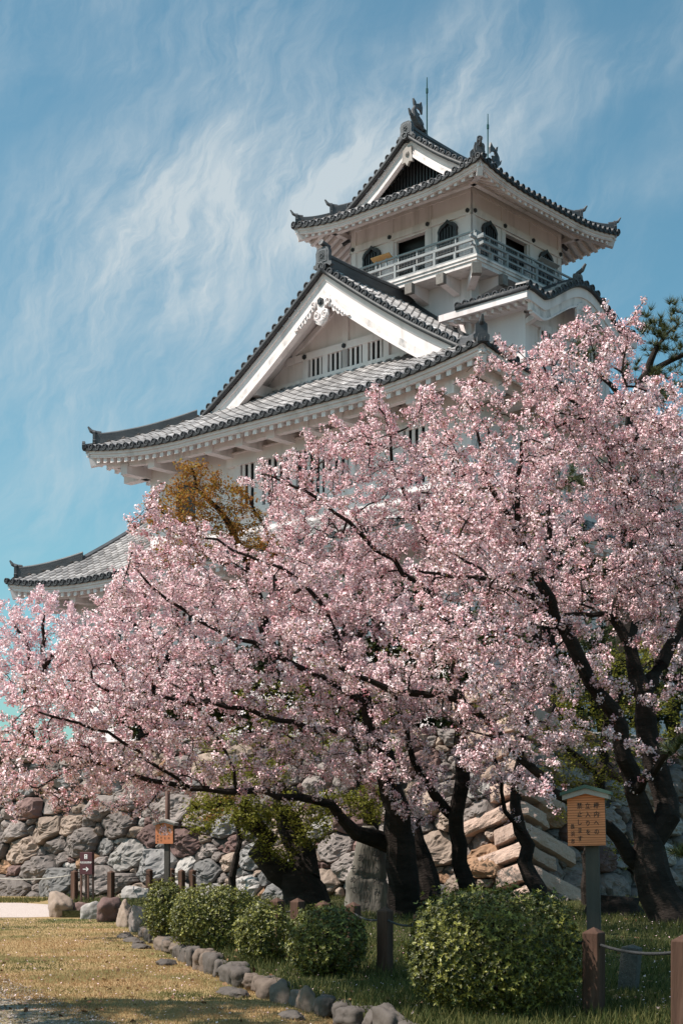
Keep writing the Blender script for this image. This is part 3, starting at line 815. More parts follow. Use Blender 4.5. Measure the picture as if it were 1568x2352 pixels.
for sg in (-1, 1):
    pd = MB(); y = sg * (G_M - .10)
    def PG(x, z, d, y=y, sg=sg): return Vector((x * -sg, y + sg * (d + .09), APZ - 1.62 + z))
    pendant(pd, PG, .78)
    o = pd.build('gable_pendant', M['plaster'], main_roof)
    b_ = MB(); boss(b_, lambda a, b, d: PG(a, b, d + .1), 0, .28, .17); b_.build('boss', M['black_wood'], o)
    F = face('-y', W_M) if sg < 0 else face('+y', W_M)
    for x in (-2.3, 0, 2.3):
        pass
    nc = MB()
    for x in (-2.25, 0.0, 2.25): boss(nc, lambda a, b, d: F(a, b, d + .16), x, 22.2, .11)
    nc.build('nail_cover', M['black_wood'], main_roof)
    for c in (-1.12, 1.12):
        w_ = MB(); zb = RM.z0 + RM.h(12.65 - W_M) + .17
        for x in (c - 1.12, c, c + 1.12): fbox(w_, F, x - .15, x + .15, zb, 22.06, 0, .13)
        fr = w_.build('window', M['plaster'], main_roof)
        s_ = MB()
        for c2 in (c - .56, c + .56):
            for k in (-1, 0, 1): fbox(s_, F, c2 + k * .26 - .055, c2 + k * .26 + .055, zb, 22.06, .06, .09, 0)
        s_.build('lattice', M['plaster'], fr)
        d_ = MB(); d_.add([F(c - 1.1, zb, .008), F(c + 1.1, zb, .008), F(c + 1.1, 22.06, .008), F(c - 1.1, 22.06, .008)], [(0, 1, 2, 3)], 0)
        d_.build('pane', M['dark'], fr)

# ---------------- bay with the wave-shaped gable on the right face
BX, BY, BZ = 6.85, 4.2, 23.92
def kz(y):
    t = min(1.0, abs(y) / 3.1); w = (0.5 + 0.5 * cos(pi * t)) ** 0.85
    return BZ + 1.18 * w + max(0.0, 0.06 * (abs(y) - 3.1)) - .10 * max(0, 1 - abs(abs(y) - 3.0) / .8)
bay = MB()
ys = [-BY + 2 * BY * i / 60 for i in range(61)]
K = 9
for k in range(K + 1):
    x = 3.3 + (BX - 0.05 - 3.3) * k / K
    for i in range(60):
        A = Vector((x, ys[i], kz(ys[i]) + .03)); B = Vector((x, ys[i + 1], kz(ys[i + 1]) + .03)); t = (B - A).normalized()
        up = Vector((1, 0, 0)).cross(t); up = up if up.z > 0 else -up
        half_tube(bay, A, B, Vector((1, 0, 0)), up, .12, .12, 0, tshade() * .6)
    for sg in (-1, 1):
        bay.disc(Vector((x, sg * (BY + .1), BZ + .08)), (0, sg, 0), .14, .16, 1)
for i in range(60):
    bay.add([(3.3, ys[i], kz(ys[i])), (BX, ys[i], kz(ys[i])), (BX, ys[i + 1], kz(ys[i + 1])), (3.3, ys[i + 1], kz(ys[i + 1]))], [(0, 1, 2, 3)], 0, .8)
L = 0.0; acc = 0.0
for i in range(60):
    A = Vector((BX, ys[i], kz(ys[i]))); B = Vector((BX, ys[i + 1], kz(ys[i + 1]))); acc += (B - A).length
    if acc >= .40 or i == 0:
        acc = 0.0; t = (B - A).normalized(); up = Vector((1, 0, 0)).cross(t); up = up if up.z > 0 else -up
        half_tube(bay, A + Vector((.1, 0, .07)), A + Vector((-.55, 0, .10)), t, up, .13, .13, 0, tshade() * .8)
        bay.disc(A + up * .07 + Vector((.12, 0, 0)), (1, 0, 0), .145, .14, 1, up=up)
pr = [Vector((BX + .04, y, kz(y))) for y in ys]
bay.sweep(pr, [(-.06, .06), (.06, .06), (.06, -.12), (-.06, -.12)], 1, .7)
for sg in (-1, 1):
    bay.sweep([(3.2, sg * (BY + .04), BZ), (BX, sg * (BY + .04), BZ)], [(-.06, .06), (.06, .06), (.06, -.12), (-.06, -.12)], 1, .7)
bay.sweep([(3.3, 0, kz(0)), (BX - .6, 0, kz(0) + .05), (BX - .35, 0, kz(0) + .12)], [(-.2, -.1), (-.2, .3), (-.1, .42), (.1, .42), (.2, .3), (.2, -.1)], 1)
bayroof = bay.build('bay_roof', [M['tile'], M['tile_end'], M['ridge']], CA, smooth=True)
e = MB(); end_ornament(e, (BX - .35, 0, kz(0) + .1), (1, 0, 0), .6, .62, 0, disc=False)
e.tube([(BX - .4, 0, kz(0) + .62), (BX - .15, 0, kz(0) + .72), (BX + .02, 0, kz(0) + .95)], [.1, .09, .05], 8, 0)
e.build('end_ornament', M['ridge'], bayroof)
ev = MB()
ev.sweep([Vector((BX - .02, y, kz(y))) for y in ys], [(.0, -.12), (.0, -.52), (-.2, -.52), (-.2, -.12)], 0)
ev.sweep([Vector((BX - .08, y, kz(y))) for y in ys if abs(y) < 3.95], [(.0, -.5), (.0, -.86), (-.16, -.86), (-.16, -.5)], 1)
ev.sweep([Vector((BX - .05, y, kz(y))) for y in ys if abs(y) < 3.9], [(.0, -.86), (.0, -.94), (-.2, -.94), (-.2, -.86)], 0)
for i in range(60):
    ev.add([(3.3, ys[i], kz(ys[i]) - .40), (BX - .1, ys[i], kz(ys[i]) - .40), (BX - .1, ys[i + 1], kz(ys[i + 1]) - .40), (3.3, ys[i + 1], kz(ys[i + 1]) - .40)], [(0, 1, 2, 3)], 0, .95)
for sg in (-1, 1):
    ev.sweep([(2.3, sg * (BY - .03), BZ), (BX - .03, sg * (BY - .03), BZ)], [(-.08, -.12), (.08, -.12), (.08, -.40), (-.08, -.40)], 0)
    for k in range(11):
        x = 2.6 + (BX - .35 - 2.6) * k / 10
        ev.bar((x, sg * (BY - .18), BZ - .47), (x, sg * 3.1, BZ - .30), .13, .15, 0)
ev.build('eave', [M['plaster'], M['grimy']], bayroof)
bw = MB()
yy_ = [y for y in ys if abs(y) <= 3.21]
bw.add([(5.95, -3.21, 20.5)] + [(5.95, y, kz(y) - .42) for y in yy_] + [(5.95, 3.21, 20.5)], [tuple(range(len(yy_) + 2))], 0)
for sg in (-1, 1):
    bw.add([(2.5, sg * 3.21, 20.5), (5.95, sg * 3.21, 20.5), (5.95, sg * 3.21, BZ - .3), (2.5, sg * 3.21, BZ - .3)], [(0, 1, 2, 3)], 0)
    bw.box(5.85, 6.03, sg * 3.1 - .14, sg * 3.1 + .14, 20.5, BZ - .6, 0)
    bw.bar((6.0, sg * 3.1, BZ - .95), (6.6, sg * 3.1, BZ - .75), .25, .22, 0)
bw.box(5.96, 6.06, -2.95, 2.95, 23.0, 23.2, 0)
bw.build('bay_wall', M['plaster'], CA)
pdm = MB()
pdm.prism([(.0 + .62 * cos(2 * pi * k / 24) * (1 + .08 * (k % 2)), .52 * sin(2 * pi * k / 24) * (1 + .08 * (k % 2))) for k in range(24)], lambda a, b, d: Vector((BX - .12 + d, a, kz(0) - 1.25 + b)), 0, .1, 0)
for g in (-1, 1):
    for r_ in (.17, .34):
        sp_ = spiral(g * r_, 0.02, .17, 1.4, g, start=.6)
        pdm.tube([Vector((BX - .01, a, kz(0) - 1.25 + b)) for a, b in sp_], .03, 5, 0)
pdm.build('gable_pendant', M['grimy'], bayroof)
F = face('+x', 5.95)
for c in (-1.6, 1.6):
    w_ = MB(); fbox(w_, F, c - .55, c + .55, 22.9, 23.02, .0, .1, 0); fbox(w_, F, c - .6, c - .5, 21.6, 22.9, 0, .1, 0); fbox(w_, F, c + .5, c + .6, 21.6, 22.9, 0, .1, 0)
    fr = w_.build('window', M['plaster'], CA)
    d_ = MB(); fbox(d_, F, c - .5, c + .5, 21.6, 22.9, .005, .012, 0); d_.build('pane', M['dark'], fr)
    s_ = MB()
    for k in (-.25, 0, .25): fbox(s_, F, c + k - .05, c + k + .05, 21.6, 22.9, .02, .08, 0)
    s_.build('lattice', M['plaster'], fr)

# ---------------- main body walls and windows
mw = MB()
mw.box(-8.8, 8.8, -10.6, 10.6, 12.5, 19.15, 0)
mw.build('main_wall', M['plaster'], CA)
def slat_window(F, c, hw, z0, z1, n, hood=True, posts=(), solid=False, mat='plaster'):
    w_ = MB()
    fbox(w_, F, c - hw - .3, c - hw, z0, z1, 0, .16); fbox(w_, F, c + hw, c + hw + .3, z0, z1, 0, .16)
    fbox(w_, F, c - hw - .3, c + hw + .3, z0 - .28, z0, 0, .18)
    if hood: fbox(w_, F, c - hw - .75, c + hw + .75, z1, z1 + .48, 0, .22); fbox(w_, F, c - hw - .82, c + hw + .82, z1 + .48, z1 + .54, 0, .28)
    else: fbox(w_, F, c - hw - .3, c + hw + .3, z1, z1 + .2, 0, .17)
    for p in posts: fbox(w_, F, p - .17, p + .17, z0, z1, 0, .15)
    fr = w_.build('window', M['plaster'], CA)
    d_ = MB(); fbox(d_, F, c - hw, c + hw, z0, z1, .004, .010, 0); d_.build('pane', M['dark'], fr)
    if n:
        s_ = MB()
        for k in range(n):
            x = c - hw + 2 * hw * (k + .5) / n
            if all(abs(x - p) > .2 for p in posts): fbox(s_, F, x - .075, x + .075, z0, z1, .08, .12)
        s_.build('lattice', M['plaster'], fr)
Fm = face('-y', 10.6)
slat_window(Fm, 0.0, 3.0, 15.3, 17.15, 18, True, (-1.9, 0, 1.9))
slat_window(Fm, -6.35, .62, 14.9, 17.0, 0, False)
slat_window(Fm, 6.35, .62, 14.9, 17.0, 4, False)
Fx = face('+x', 8.8)
for c in (-6, 0, 6): slat_window(Fx, c, .9, 15.3, 17.0, 5, True)

# ---------------- lower storey: wide tiled roof that ends in a gable at the left
RA = Roof(-2.7, 0, 13.75, 12.75, 13.0, 0.56, 0.010, 0.60, 6.0, 5.0)
ar = MB()
tile_field(ar, RA, '-y', -13.65, 13.65, MP, lambda q: (8.6 if q < -6.0 else 2.2) if q > -11.3 and q < 11.5 else max(0.0, 13.75 - abs(q)))
tile_field(ar, RA, '-x', -12.65, 12.65, MP, lambda q: max(0.0, min(2.5, 12.75 - abs(q))))
tile_field(ar, RA, '+x', -12.65, 12.65, MP, lambda q: max(0.0, min(2.3, 12.75 - abs(q))))
tile_field(ar, RA, '+y', -13.65, 13.65, MP, lambda q: (8.6 if q < -6.0 else 2.2) if q > -11.3 and q < 11.5 else max(0.0, 13.75 - abs(q)))
lower_roof = ar.build('lower_roof', [M['tile'], M['tile_end'], M['ridge']], CA, smooth=True)
for sx in (-1, 1):
    for sy in (-1, 1):
        hp = MB()
        hip_ridge(hp, RA, sx, sy, 0.35, 2.5, .36, .42)
        hp.mi = [0] * len(hp.mi)
        hp.build('hip_ridge', M['ridge'], lower_roof)
for sg in (-1, 1):   # edge roll up the gable slope
    pts = [RA.P('+y' if sg > 0 else '-y', -11.35, 2.4 + 6.2 * i / 12, .06) for i in range(13)]
    hp = MB(); hp.sweep(pts, [(-.14, -.2), (-.14, .1), (0, .2), (.14, .1), (.14, -.2)], 0)
    hp.build('gable_roll', M['ridge'], lower_roof)
gl = MB()
zt = lambda y: RA.z0 + RA.h(12.75 - abs(y)) - .1
yy2 = [-10.3 + 20.6 * i / 30 for i in range(31)]
gl.add([(-13.6, -10.3, 14.2)] + [(-13.6, y, min(zt(y), RA.z0 + RA.h(8.6))) for y in yy2] + [(-13.6, 10.3, 14.2)], [tuple(range(33))], 0)
gl.build('gable_wall', M['plaster'], lower_roof)
ev = MB()
for sd, qm in (('-x', 12.7), ('+x', 12.7), ('-y', 13.7), ('+y', 13.7)):
    eave_trim(ev, RA, sd, qm, 2.2, MP, fas=(.12, .40), raf=.27, rw=.20)
    L = 10.8 if sd[1] == 'x' else 11.8
    pts = [RA.P(sd, -L - .9 + (2 * L + 1.8) * i / 14, .9, -.68) for i in range(15)]
    ev.sweep(pts, [(-.14, 0), (-.14, -.36), (.14, -.36), (.14, 0)], 0)
    n = 12
    for i in range(n + 1):
        q = -L + .2 + 2 * (L - .2) * i / n
        a = RA.P(sd, q, .65, 0); a.z = RA.z0 - .48; b = RA.P(sd, q, 2.3, 0); b.z = a.z
        ev.bar(a, b, .42, .46, 0)
for sx in (-1, 1):
    for sy in (-1, 1):
        k = '+x' if sx > 0 else '-x'
        ev.bar(RA.P(k, sy * (12.75 - .15), .15, -.46), RA.P(k, sy * (12.75 - 2.2), 2.2, -.46), .30, .42, 0, .95, drop=1)
ev.build('eave', [M['plaster'], M['grimy']], lower_roof)
lw = MB()
lw.box(-14.2, 8.75, -10.55, 10.55, 4.3, 13.9, 0)
lw.build('lower_wall', M['plaster'], CA)
Fl = face('-y', 10.55)
for c in (-11.0, -6, -1, 4): slat_window(Fl, c, .9, 9.5, 11.4, 5, True)
Fl = face('+x', 8.75)
for c in (-6, 0, 6): slat_window(Fl, c, .9, 9.5, 11.4, 5, True)

# ================================================================== GROUND, STONE WALL
M['lawn'] = material('dry_lawn', (0.38, 0.255, 0.135), (0.27, 0.19, 0.09), 1.1, 0.95, 0.5, 60, stain=(0.14, 0.13, 0.05), stain_scale=0.55, stain_lim=(0.48, 0.60), shade=False, spec=0.1)
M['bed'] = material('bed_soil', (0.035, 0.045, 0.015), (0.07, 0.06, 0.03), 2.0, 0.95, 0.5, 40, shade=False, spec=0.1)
M['gravel'] = material('pale_gravel', (0.52, 0.42, 0.38), (0.40, 0.32, 0.29), 20, 0.95, 0.6, 90, stain=(0.60, 0.52, 0.49), stain_scale=40, stain_lim=(0.5, 0.6), shade=False, spec=0.1)
M['earth'] = material('earth', (0.14, 0.11, 0.10), (0.10, 0.08, 0.07), 0.5, 0.95, 0.4, 20, shade=False, spec=0.1)
def stone_material(name, dark=1.0):
    return material(name, (0.30 * dark, 0.26 * dark, 0.25 * dark), (0.44 * dark, 0.40 * dark, 0.39 * dark), 2.6, 0.9, 0.6, 9, stain=(0.16 * dark, 0.14 * dark, 0.14 * dark), stain_scale=3.5, stain_lim=(0.56, 0.72), spec=0.25)
def tinted_stone(name, c):
    a = tuple(x * 0.72 for x in c); st_ = tuple(x * 0.38 for x in c)
    return material(name, a, c, 2.4, 0.9, 0.65, 8, stain=st_, stain_scale=3.2, stain_lim=(0.57, 0.72), spec=0.25)
STONES = [tinted_stone('grey_stone', (0.235, 0.195, 0.18)), tinted_stone('blue_grey_stone', (0.22, 0.205, 0.20)), tinted_stone('mauve_stone', (0.18, 0.112, 0.102)),
          tinted_stone('tan_stone', (0.32, 0.24, 0.195)), tinted_stone('rust_stone', (0.34, 0.20, 0.125)), tinted_stone('pale_stone', (0.37, 0.335, 0.315))]
M['granite'] = material('pink_granite', (0.40, 0.275, 0.22), (0.50, 0.36, 0.30), 14, 0.9, 0.8, 26, stain=(0.36, 0.26, 0.22), stain_scale=2.2, stain_lim=(0.56, 0.75), spec=0.2)
M['gap'] = material('wall_gap', (0.03, 0.025, 0.022), (0.06, 0.05, 0.045), 3, 1.0, shade=False)

# planted-bed edge on the lawn: (u, v) of its foot in the photo, turned into ground points
KERB = [ground(*p) for p in ((330, 2150), (400, 2193), (480, 2236), (560, 2268), (650, 2302), (760, 2340), (880, 2385), (1050, 2460), (1300, 2600))]
ROCKROW = [ground(*p) for p in ((112, 2110), (165, 2110), (215, 2112), (265, 2122), (330, 2150))]
WL0 = Vector((4.38, 35.5, 0.0)); DL = Vector((-13.9, 8.0, 0)).normalized(); DR = Vector((0.72, 0.69, 0)).normalized()
BED = 0.15
gm = MB(); gm.add([(-400, -60, 0), (400, -60, 0), (400, 1500, 0), (-400, 1500, 0)], [(0, 1, 2, 3)])
tag(gm.build('ground', M['earth']), kind='structure')
LB = MB(); LB.add([(-45, -25, .003), (45, -25, .003), (45, 47, .003), (-45, 47, .003)], [(0, 1, 2, 3)]); tag(LB.build('lawn', M['lawn']), kind='structure')
def sheet(name, pts, z, m):
    b = MB(); b.add([(p[0], p[1], z) for p in pts], [tuple(range(len(pts)))]); return tag(b.build(name, m), kind='structure')
bedpts = [p for p in reversed(KERB)] + [p + Vector((.25, .15, 0)) for p in reversed(ROCKROW[:-1])] + [Vector((-6.9, 37.0, 0)), Vector((-8.2, 44, 0)), Vector((4.0, 36.5, 0)), Vector((30, 60, 0)), Vector((40, 8, 0))]
bb = MB(); n_ = len(bedpts)
_low = {round(v.x, 3) for v in (Vector((-6.9, 0, 0)), Vector((-8.2, 0, 0)))}
bb.add([(p.x, p.y, .012 if round(p.x, 3) in _low else BED) for p in bedpts] + [(p.x, p.y, -.2) for p in bedpts], [tuple(range(n_))] + [(i, n_ + i, n_ + (i + 1) % n_, (i + 1) % n_) for i in range(n_)])
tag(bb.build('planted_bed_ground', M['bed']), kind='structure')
sheet('gravel_path', [(-40, 31.0), (X_at(60, 31.3), 31.3), (X_at(128, 31.6), 31.6), (X_at(122, 37.5), 37.5), (-8.2, 38.6), (-40, 40.0)], 0.008, M['gravel'])
sheet('gravel_patch', [(-5.5, 12.0), (-1.9, 12.0), (-2.2, 13.6), (-3.0, 14.9), (-3.6, 15.4), (-6, 15.8)], 0.008, material('worn_gravel', (0.20, 0.17, 0.15), (0.34, 0.27, 0.20), 9, 0.95, 0.7, 70, stain=(0.22, 0.17, 0.09), stain_scale=2.2, stain_lim=(0.45, 0.6), shade=False, spec=0.1))
# raised terrace behind the stone wall
NLo = Vector((DL.y, -DL.x, 0)); NLo = NLo if NLo.y < 0 else -NLo       # outward normals
NRo = Vector((DR.y, -DR.x, 0)); NRo = NRo if NRo.y < 0 else -NRo
HWALL = 4.4
def batter(h): return 0.42 * h - 0.022 * h * h
def corner_pt(h): 
    k = batter(h) / (1 + NLo.dot(NRo)); return WL0 - (NLo + NRo) * k + Vector((0, 0, h + .0))
def wall_pt(side, s, h, out=0.0):
    D, N = (DL, NLo) if side == 'L' else (DR, NRo)
    return corner_pt(h) + D * s + N * out
tp = MB()
c = corner_pt(HWALL); a = wall_pt('L', 60, HWALL); b = wall_pt('R', 60, HWALL)
tp.add([c, b, Vector((b.x, 400, HWALL)), Vector((a.x, 400, HWALL)), a], [(0, 1, 2, 3, 4)])
tp.add([wall_pt('L', 60, -.3, -.22), wall_pt('L', 0, -.3, -.22), wall_pt('L', 0, HWALL, -.22), wall_pt('L', 60, HWALL, -.22)], [(0, 1, 2, 3)], 1)
tp.add([wall_pt('R', 0, -.3, -.22), wall_pt('R', 60, -.3, -.22), wall_pt('R', 60, HWALL, -.22), wall_pt('R', 0, HWALL, -.22)], [(0, 1, 2, 3)], 1)
tag(tp.build('terrace_ground', [M['earth'], M['gap']]), kind='structure')

rs = random.Random(11)
def chaikin(P, it=1):
    for _ in range(1):
        Q = []
        for i in range(len(P)):
            a = P[i]; b = P[(i + 1) % len(P)]
            Q += [(a[0] * (1 - k) + b[0] * k + rs.uniform(-.02, .02), a[1] * (1 - k) + b[1] * k + rs.uniform(-.02, .02)) for k in (.15, .38, .62, .85)]
        P = Q
    return P
def clip(poly, px, py, nx, ny):
    out = []
    for i in range(len(poly)):
        a = poly[i]; b = poly[(i + 1) % len(poly)]
        da = (a[0] - px) * nx + (a[1] - py) * ny; db = (b[0] - px) * nx + (b[1] - py) * ny
        if da <= 0: out.append(a)
        if (da < 0) != (db < 0) and da != db:
            t = da / (da - db); out.append((a[0] + (b[0] - a[0]) * t, a[1] + (b[1] - a[1]) * t))
    return out
def face_stone(mb, poly, P, depth, mi, seed):
    """one rounded, faceted boulder filling a 2-D cell of the wall"""
    r = random.Random(seed)
    cx = sum(p[0] for p in poly) / len(poly); cy = sum(p[1] for p in poly) / len(poly)
    Rm = sum(sqrt((p[0] - cx) ** 2 + (p[1] - cy) ** 2) for p in poly) / len(poly)
    planes = []
    for _ in range(7):
        g = r.uniform(0, 2 * pi); planes.append((cos(g), sin(g), r.uniform(.35, 1.2), r.uniform(.62, 1.25)))
    ring = [.0, .14, .28, .42, .55, .67, .78, .88, .95, 1.0]
    sh = r.uniform(.72, 1.25); vs = []; n = len(poly)
    off = Vector((seed * 1.7, seed * .31, 0))
    for k in ring[1:]:
        for p in poly:
            x = cx + (p[0] - cx) * k; y = cy + (p[1] - cy) * k
            dx = (x - cx) / Rm; dy = (y - cy) / Rm
            h = min(1.0, min(c0 - (a * dx + b * dy) * sl * .8 for a, b, sl, c0 in planes))
            edge = sqrt(max(0.0, 1 - k ** 3.6))
            nz = noise.fractal(Vector((x * 2.3, y * 2.3, 0)) + off, 1.0, 2.0, 4) * .22 + abs(noise.noise(Vector((x * 5, y * 5, 1)) + off)) * .20 + noise.fractal(Vector((x * 14, y * 14, 2)) + off, 1, 2, 3) * .07
            d = depth * max(-.2, h) * (.25 + .75 * edge) + (nz * depth * 2.0) * (1 if k < 1 else .3) - (.22 if k == 1.0 else 0) - (.05 if k == .95 else 0)
            vs.append(P(x, y, d))
    d0 = depth * min(1.0, min(c0 for a, b, sl, c0 in planes))
    vs.append(P(cx, cy, d0))
    m = len(ring) - 1; fs = []
    for q in range(m - 1):
        for i in range(n): fs.append((q * n + i, (q + 1) * n + i, (q + 1) * n + (i + 1) % n, q * n + (i + 1) % n))
    for i in range(n): fs.append((m * n, i, (i + 1) % n))
    mb.add(vs, fs, mi, sh)
def corner_len(side, row):
    return (1.45 if (row % 2 == 0) == (side == 'L') else .72) + (0.35 if side == 'R' else 0)
TILT = 0.36
ROWH = 0.50
def pebble_wall(mb, side, smax, s_start):
    # boulders of very mixed size, packed: each keeps others out of its own radius
    pts = []
    for big, tries in (((.44, .60), 500), ((.30, .43), 2200), ((.17, .28), 3200), ((.09, .15), 3000)):
        for _ in range(tries):
            x = rs.uniform(s_start, smax); y = rs.uniform(-.15, HWALL)
            r = rs.uniform(*big) * (1.0 if y < 2.4 else .85)
            if all(((x - a) / 1.25) ** 2 + ((y - b) / .85 + .25 * (x - a)) ** 2 > ((r + q) * .80) ** 2 for a, b, q in pts): pts.append((x, y, r))
    def warp(p): return (p[0] / 1.25, p[1] / .85 + .25 * p[0])
    W = [warp(p) for p in pts]
    for i, (x, y, r) in enumerate(pts):
        wx, wy = W[i]
        poly = [(x - 1.5, y - 1.2), (x + 1.5, y - 1.2), (x + 1.5, y + 1.2), (x - 1.5, y + 1.2)]
        nb = sorted(((W[j][0] - wx) ** 2 + (W[j][1] - wy) ** 2, j) for j in range(len(pts)) if j != i and abs(pts[j][0] - x) < 3 and abs(pts[j][1] - y) < 2.4)[:16]
        for d2, j in nb:
            nx, ny = W[j][0] - wx, W[j][1] - wy; rj = pts[j][2]
            t = .5 + (r * r - rj * rj) / (2 * d2)          # power diagram: big stones keep more room
            t = min(.85, max(.15, t))
            mx, my = wx + nx * t, wy + ny * t
            sx = mx * 1.25; sy = (my - .25 * sx) * .85
            poly = clip(poly, sx, sy, nx / 1.25 + .25 * ny, ny / .85)
            if len(poly) < 3: break
        poly = clip(poly, 0, -.25, 0, -1); poly = clip(poly, s_start, 0, -1, 0); poly = clip(poly, 0, HWALL + .05, 0, 1)
        if len(poly) < 3: continue
        cx = sum(p[0] for p in poly) / len(poly); cy = sum(p[1] for p in poly) / len(poly)
        k = rs.uniform(.96, 1.05)
        poly = [(cx + (p[0] - cx) * k * rs.uniform(.96, 1.04), cy + (p[1] - cy) * k * rs.uniform(.96, 1.04)) for p in poly]
        poly = chaikin(poly, 2)
        mi = rs.choices(range(6), (36, 12, 16, 22, 4, 12))[0]
        o0 = rs.uniform(-.10, .12) - (.12 if r < .36 else 0)
        Pf = (lambda a, b, d, o0=o0: wall_pt('L', a, b, d + o0)) if side == 'L' else (lambda a, b, d, o0=o0: wall_pt('R', a, b, d + o0))
        if side == 'L': poly = poly[::-1]
        face_stone(mb, poly, Pf, (.16 + .30 * r) * rs.uniform(.8, 1.2), mi, rs.randint(1, 9999))
SW = empty('stone_wall', WL0)
tag(SW, 'rough boulder retaining wall with tilted pink granite corner blocks under the castle', 'stone wall')
def to_local(o): 
    o.parent = SW; o.matrix_parent_inverse = Matrix.Translation(-WL0)
sw = MB()
pebble_wall(sw, 'L', 22.0, .55)
pebble_wall(sw, 'R', 12.0, .6)
to_local(sw.build('boulder_face', STONES, None, smooth=False))
cb = MB()
row = 0; h0 = -.55
rc = random.Random(5)
while h0 < HWALL + .6:
    rh = rc.uniform(.46, .58)
    for side in ('L', 'R'):
        L = corner_len(side, row) * rc.uniform(.9, 1.12)
        for s0, s1 in ((0.0, L),):
            sd = rc.randint(1, 999); NU, NV = 12, 7; vs = []
            lean = rc.uniform(.9, 1.1)
            for j in range(NV + 1):
                for i in range(NU + 1):
                    u = i / NU; v = j / NV
                    s = s0 + (s1 - s0) * u + (.05 * noise.noise(Vector((v * 3, sd, 0))) if i == NU else 0)
                    hh = h0 + .02 + (rh - .04) * v - TILT * lean * s + .6
                    e = min(1.0, min(v, 1 - v) * 5.0, (1 - u) * 8.0 * (s1 - s0)); e = e * (2 - e)
                    nz = noise.fractal(Vector((s * 2.1 + sd, hh * 2.1, sd * .7)), 1.0, 2.0, 5) * .07 + noise.noise(Vector((s * 11, hh * 11, sd))) * .015
                    o = .0 + .24 * e + nz * (0.5 + .5 * e) - (.0 if i else .0)
                    if u == 1 or v in (0, 1): o -= .12
                    p = wall_pt(side, s, max(hh, -.3), o)
                    if i == 0:   # the two faces of a block meet on the corner line
                        p = corner_pt(max(hh, -.3)) + (NLo + NRo) * (.17 * (1 if v not in (0, 1) else .4) + .04 * noise.noise(Vector((hh * 4, row, 0))))
                    vs.append(p)
            q = NU + 1
            fs = [(j * q + i, j * q + i + 1, (j + 1) * q + i + 1, (j + 1) * q + i) for j in range(NV) for i in range(NU)]
            if side == 'L': fs = [f[::-1] for f in fs]
            cb.add(vs, fs, 0, rc.uniform(.85, 1.12))
    h0 += rh; row += 1
to_local(cb.build('corner_blocks', [M['granite']], None, smooth=False))

# ------------------------------------------------------------------ single rocks
def rock(name, loc, size, seed, mat, rz=0.0, cuts=9, sub=3, boxy=False):
    r = random.Random(seed)
    import bmesh
    bm = bmesh.new(); bmesh.ops.create_icosphere(bm, subdivisions=sub, radius=1.0)
    pl = []
    for _ in range(cuts):
        v = Vector((r.gauss(0, 1), r.gauss(0, 1), r.gauss(0, .8))).normalized(); pl.append((v, r.uniform(.62, .95)))
    of = Vector((seed * 3.1, seed * .7, 0))
    for v in bm.verts:
        d = v.co.normalized(); t = 1.15
        for n, c0 in pl:
            k = d.dot(n)
            if k > 1e-3: t = min(t, c0 / k)
        t = t * .8 + .17
        if boxy: t = (t * .35 + .62) * (abs(d.x) ** 5 + abs(d.y) ** 5 + abs(d.z) ** 5) ** -.2
        t *= 1 + noise.fractal(d * 2.2 + of, 1.0, 2.0, 5) * .14
        p = d * t
        v.co = Vector((p.x * size[0], p.y * size[1], max(p.z * size[2], -size[2] * .75)))
    me = bpy.data.meshes.new(name); bm.to_mesh(me); bm.free()
    me.materials.append(mat)
    a = me.attributes.new('shade', 'FLOAT', 'FACE'); a.data.foreach_set('value', [r.uniform(.9, 1.1)] * len(me.polygons))
    me.polygons.foreach_set('use_smooth', [sub >= 4] * len(me.polygons))
    o = bpy.data.objects.new(name, me); o.location = loc; o.rotation_euler = (0, 0, rz); COL.objects.link(o)
    return o
def edge_rock(u, v0, v1, w, mat, seed, label, zb=0.0):
    g = ground(u, v0, zb); sc = g.y / FPX; h = (v0 - v1) * sc
    o = rock('edging_rock', (g.x, g.y + .1, zb + h * .36), (w * sc * 1.0, w * sc * .66, h * .84), seed, mat, seed * .7, 14, 4)
    tag(o, label, 'rock', 'larger rocks edging the planted bed'); return o
edge_rock(133, 2108, 2054, 46, STONES[3], 21, 'tall pinkish pointed rock at the gravel path end of the bed edging')
edge_rock(178, 2108, 2073, 32, STONES[2], 22, 'dark mauve squarish rock beside the tall pointed rock')
edge_rock(213, 2112, 2078, 36, STONES[5], 23, 'white-topped grey rock between two dark mauve edging rocks')
edge_rock(250, 2118, 2074, 50, STONES[2], 24, 'widest mauve slanting rock of the bed edging')
edge_rock(287, 2130, 2078, 36, STONES[3], 25, 'brown rugged rock between the slanting mauve rock and the grey rock')
edge_rock(318, 2142, 2085, 40, STONES[0], 26, 'smooth grey swirled rock next to the leftmost clipped bush')
o = rock('loose_stone', ground(313, 2066, .15) + Vector((0, 0, .12)), (.36, .3, .26), 31, STONES[5]); tag(o, 'small pale stone lying on the grass behind the edging rocks', 'rock')
M['kerb'] = tinted_stone('kerb_stone', (0.11, 0.09, 0.08))
M['kerb2'] = tinted_stone('brown_kerb_stone', (0.17, 0.125, 0.10))
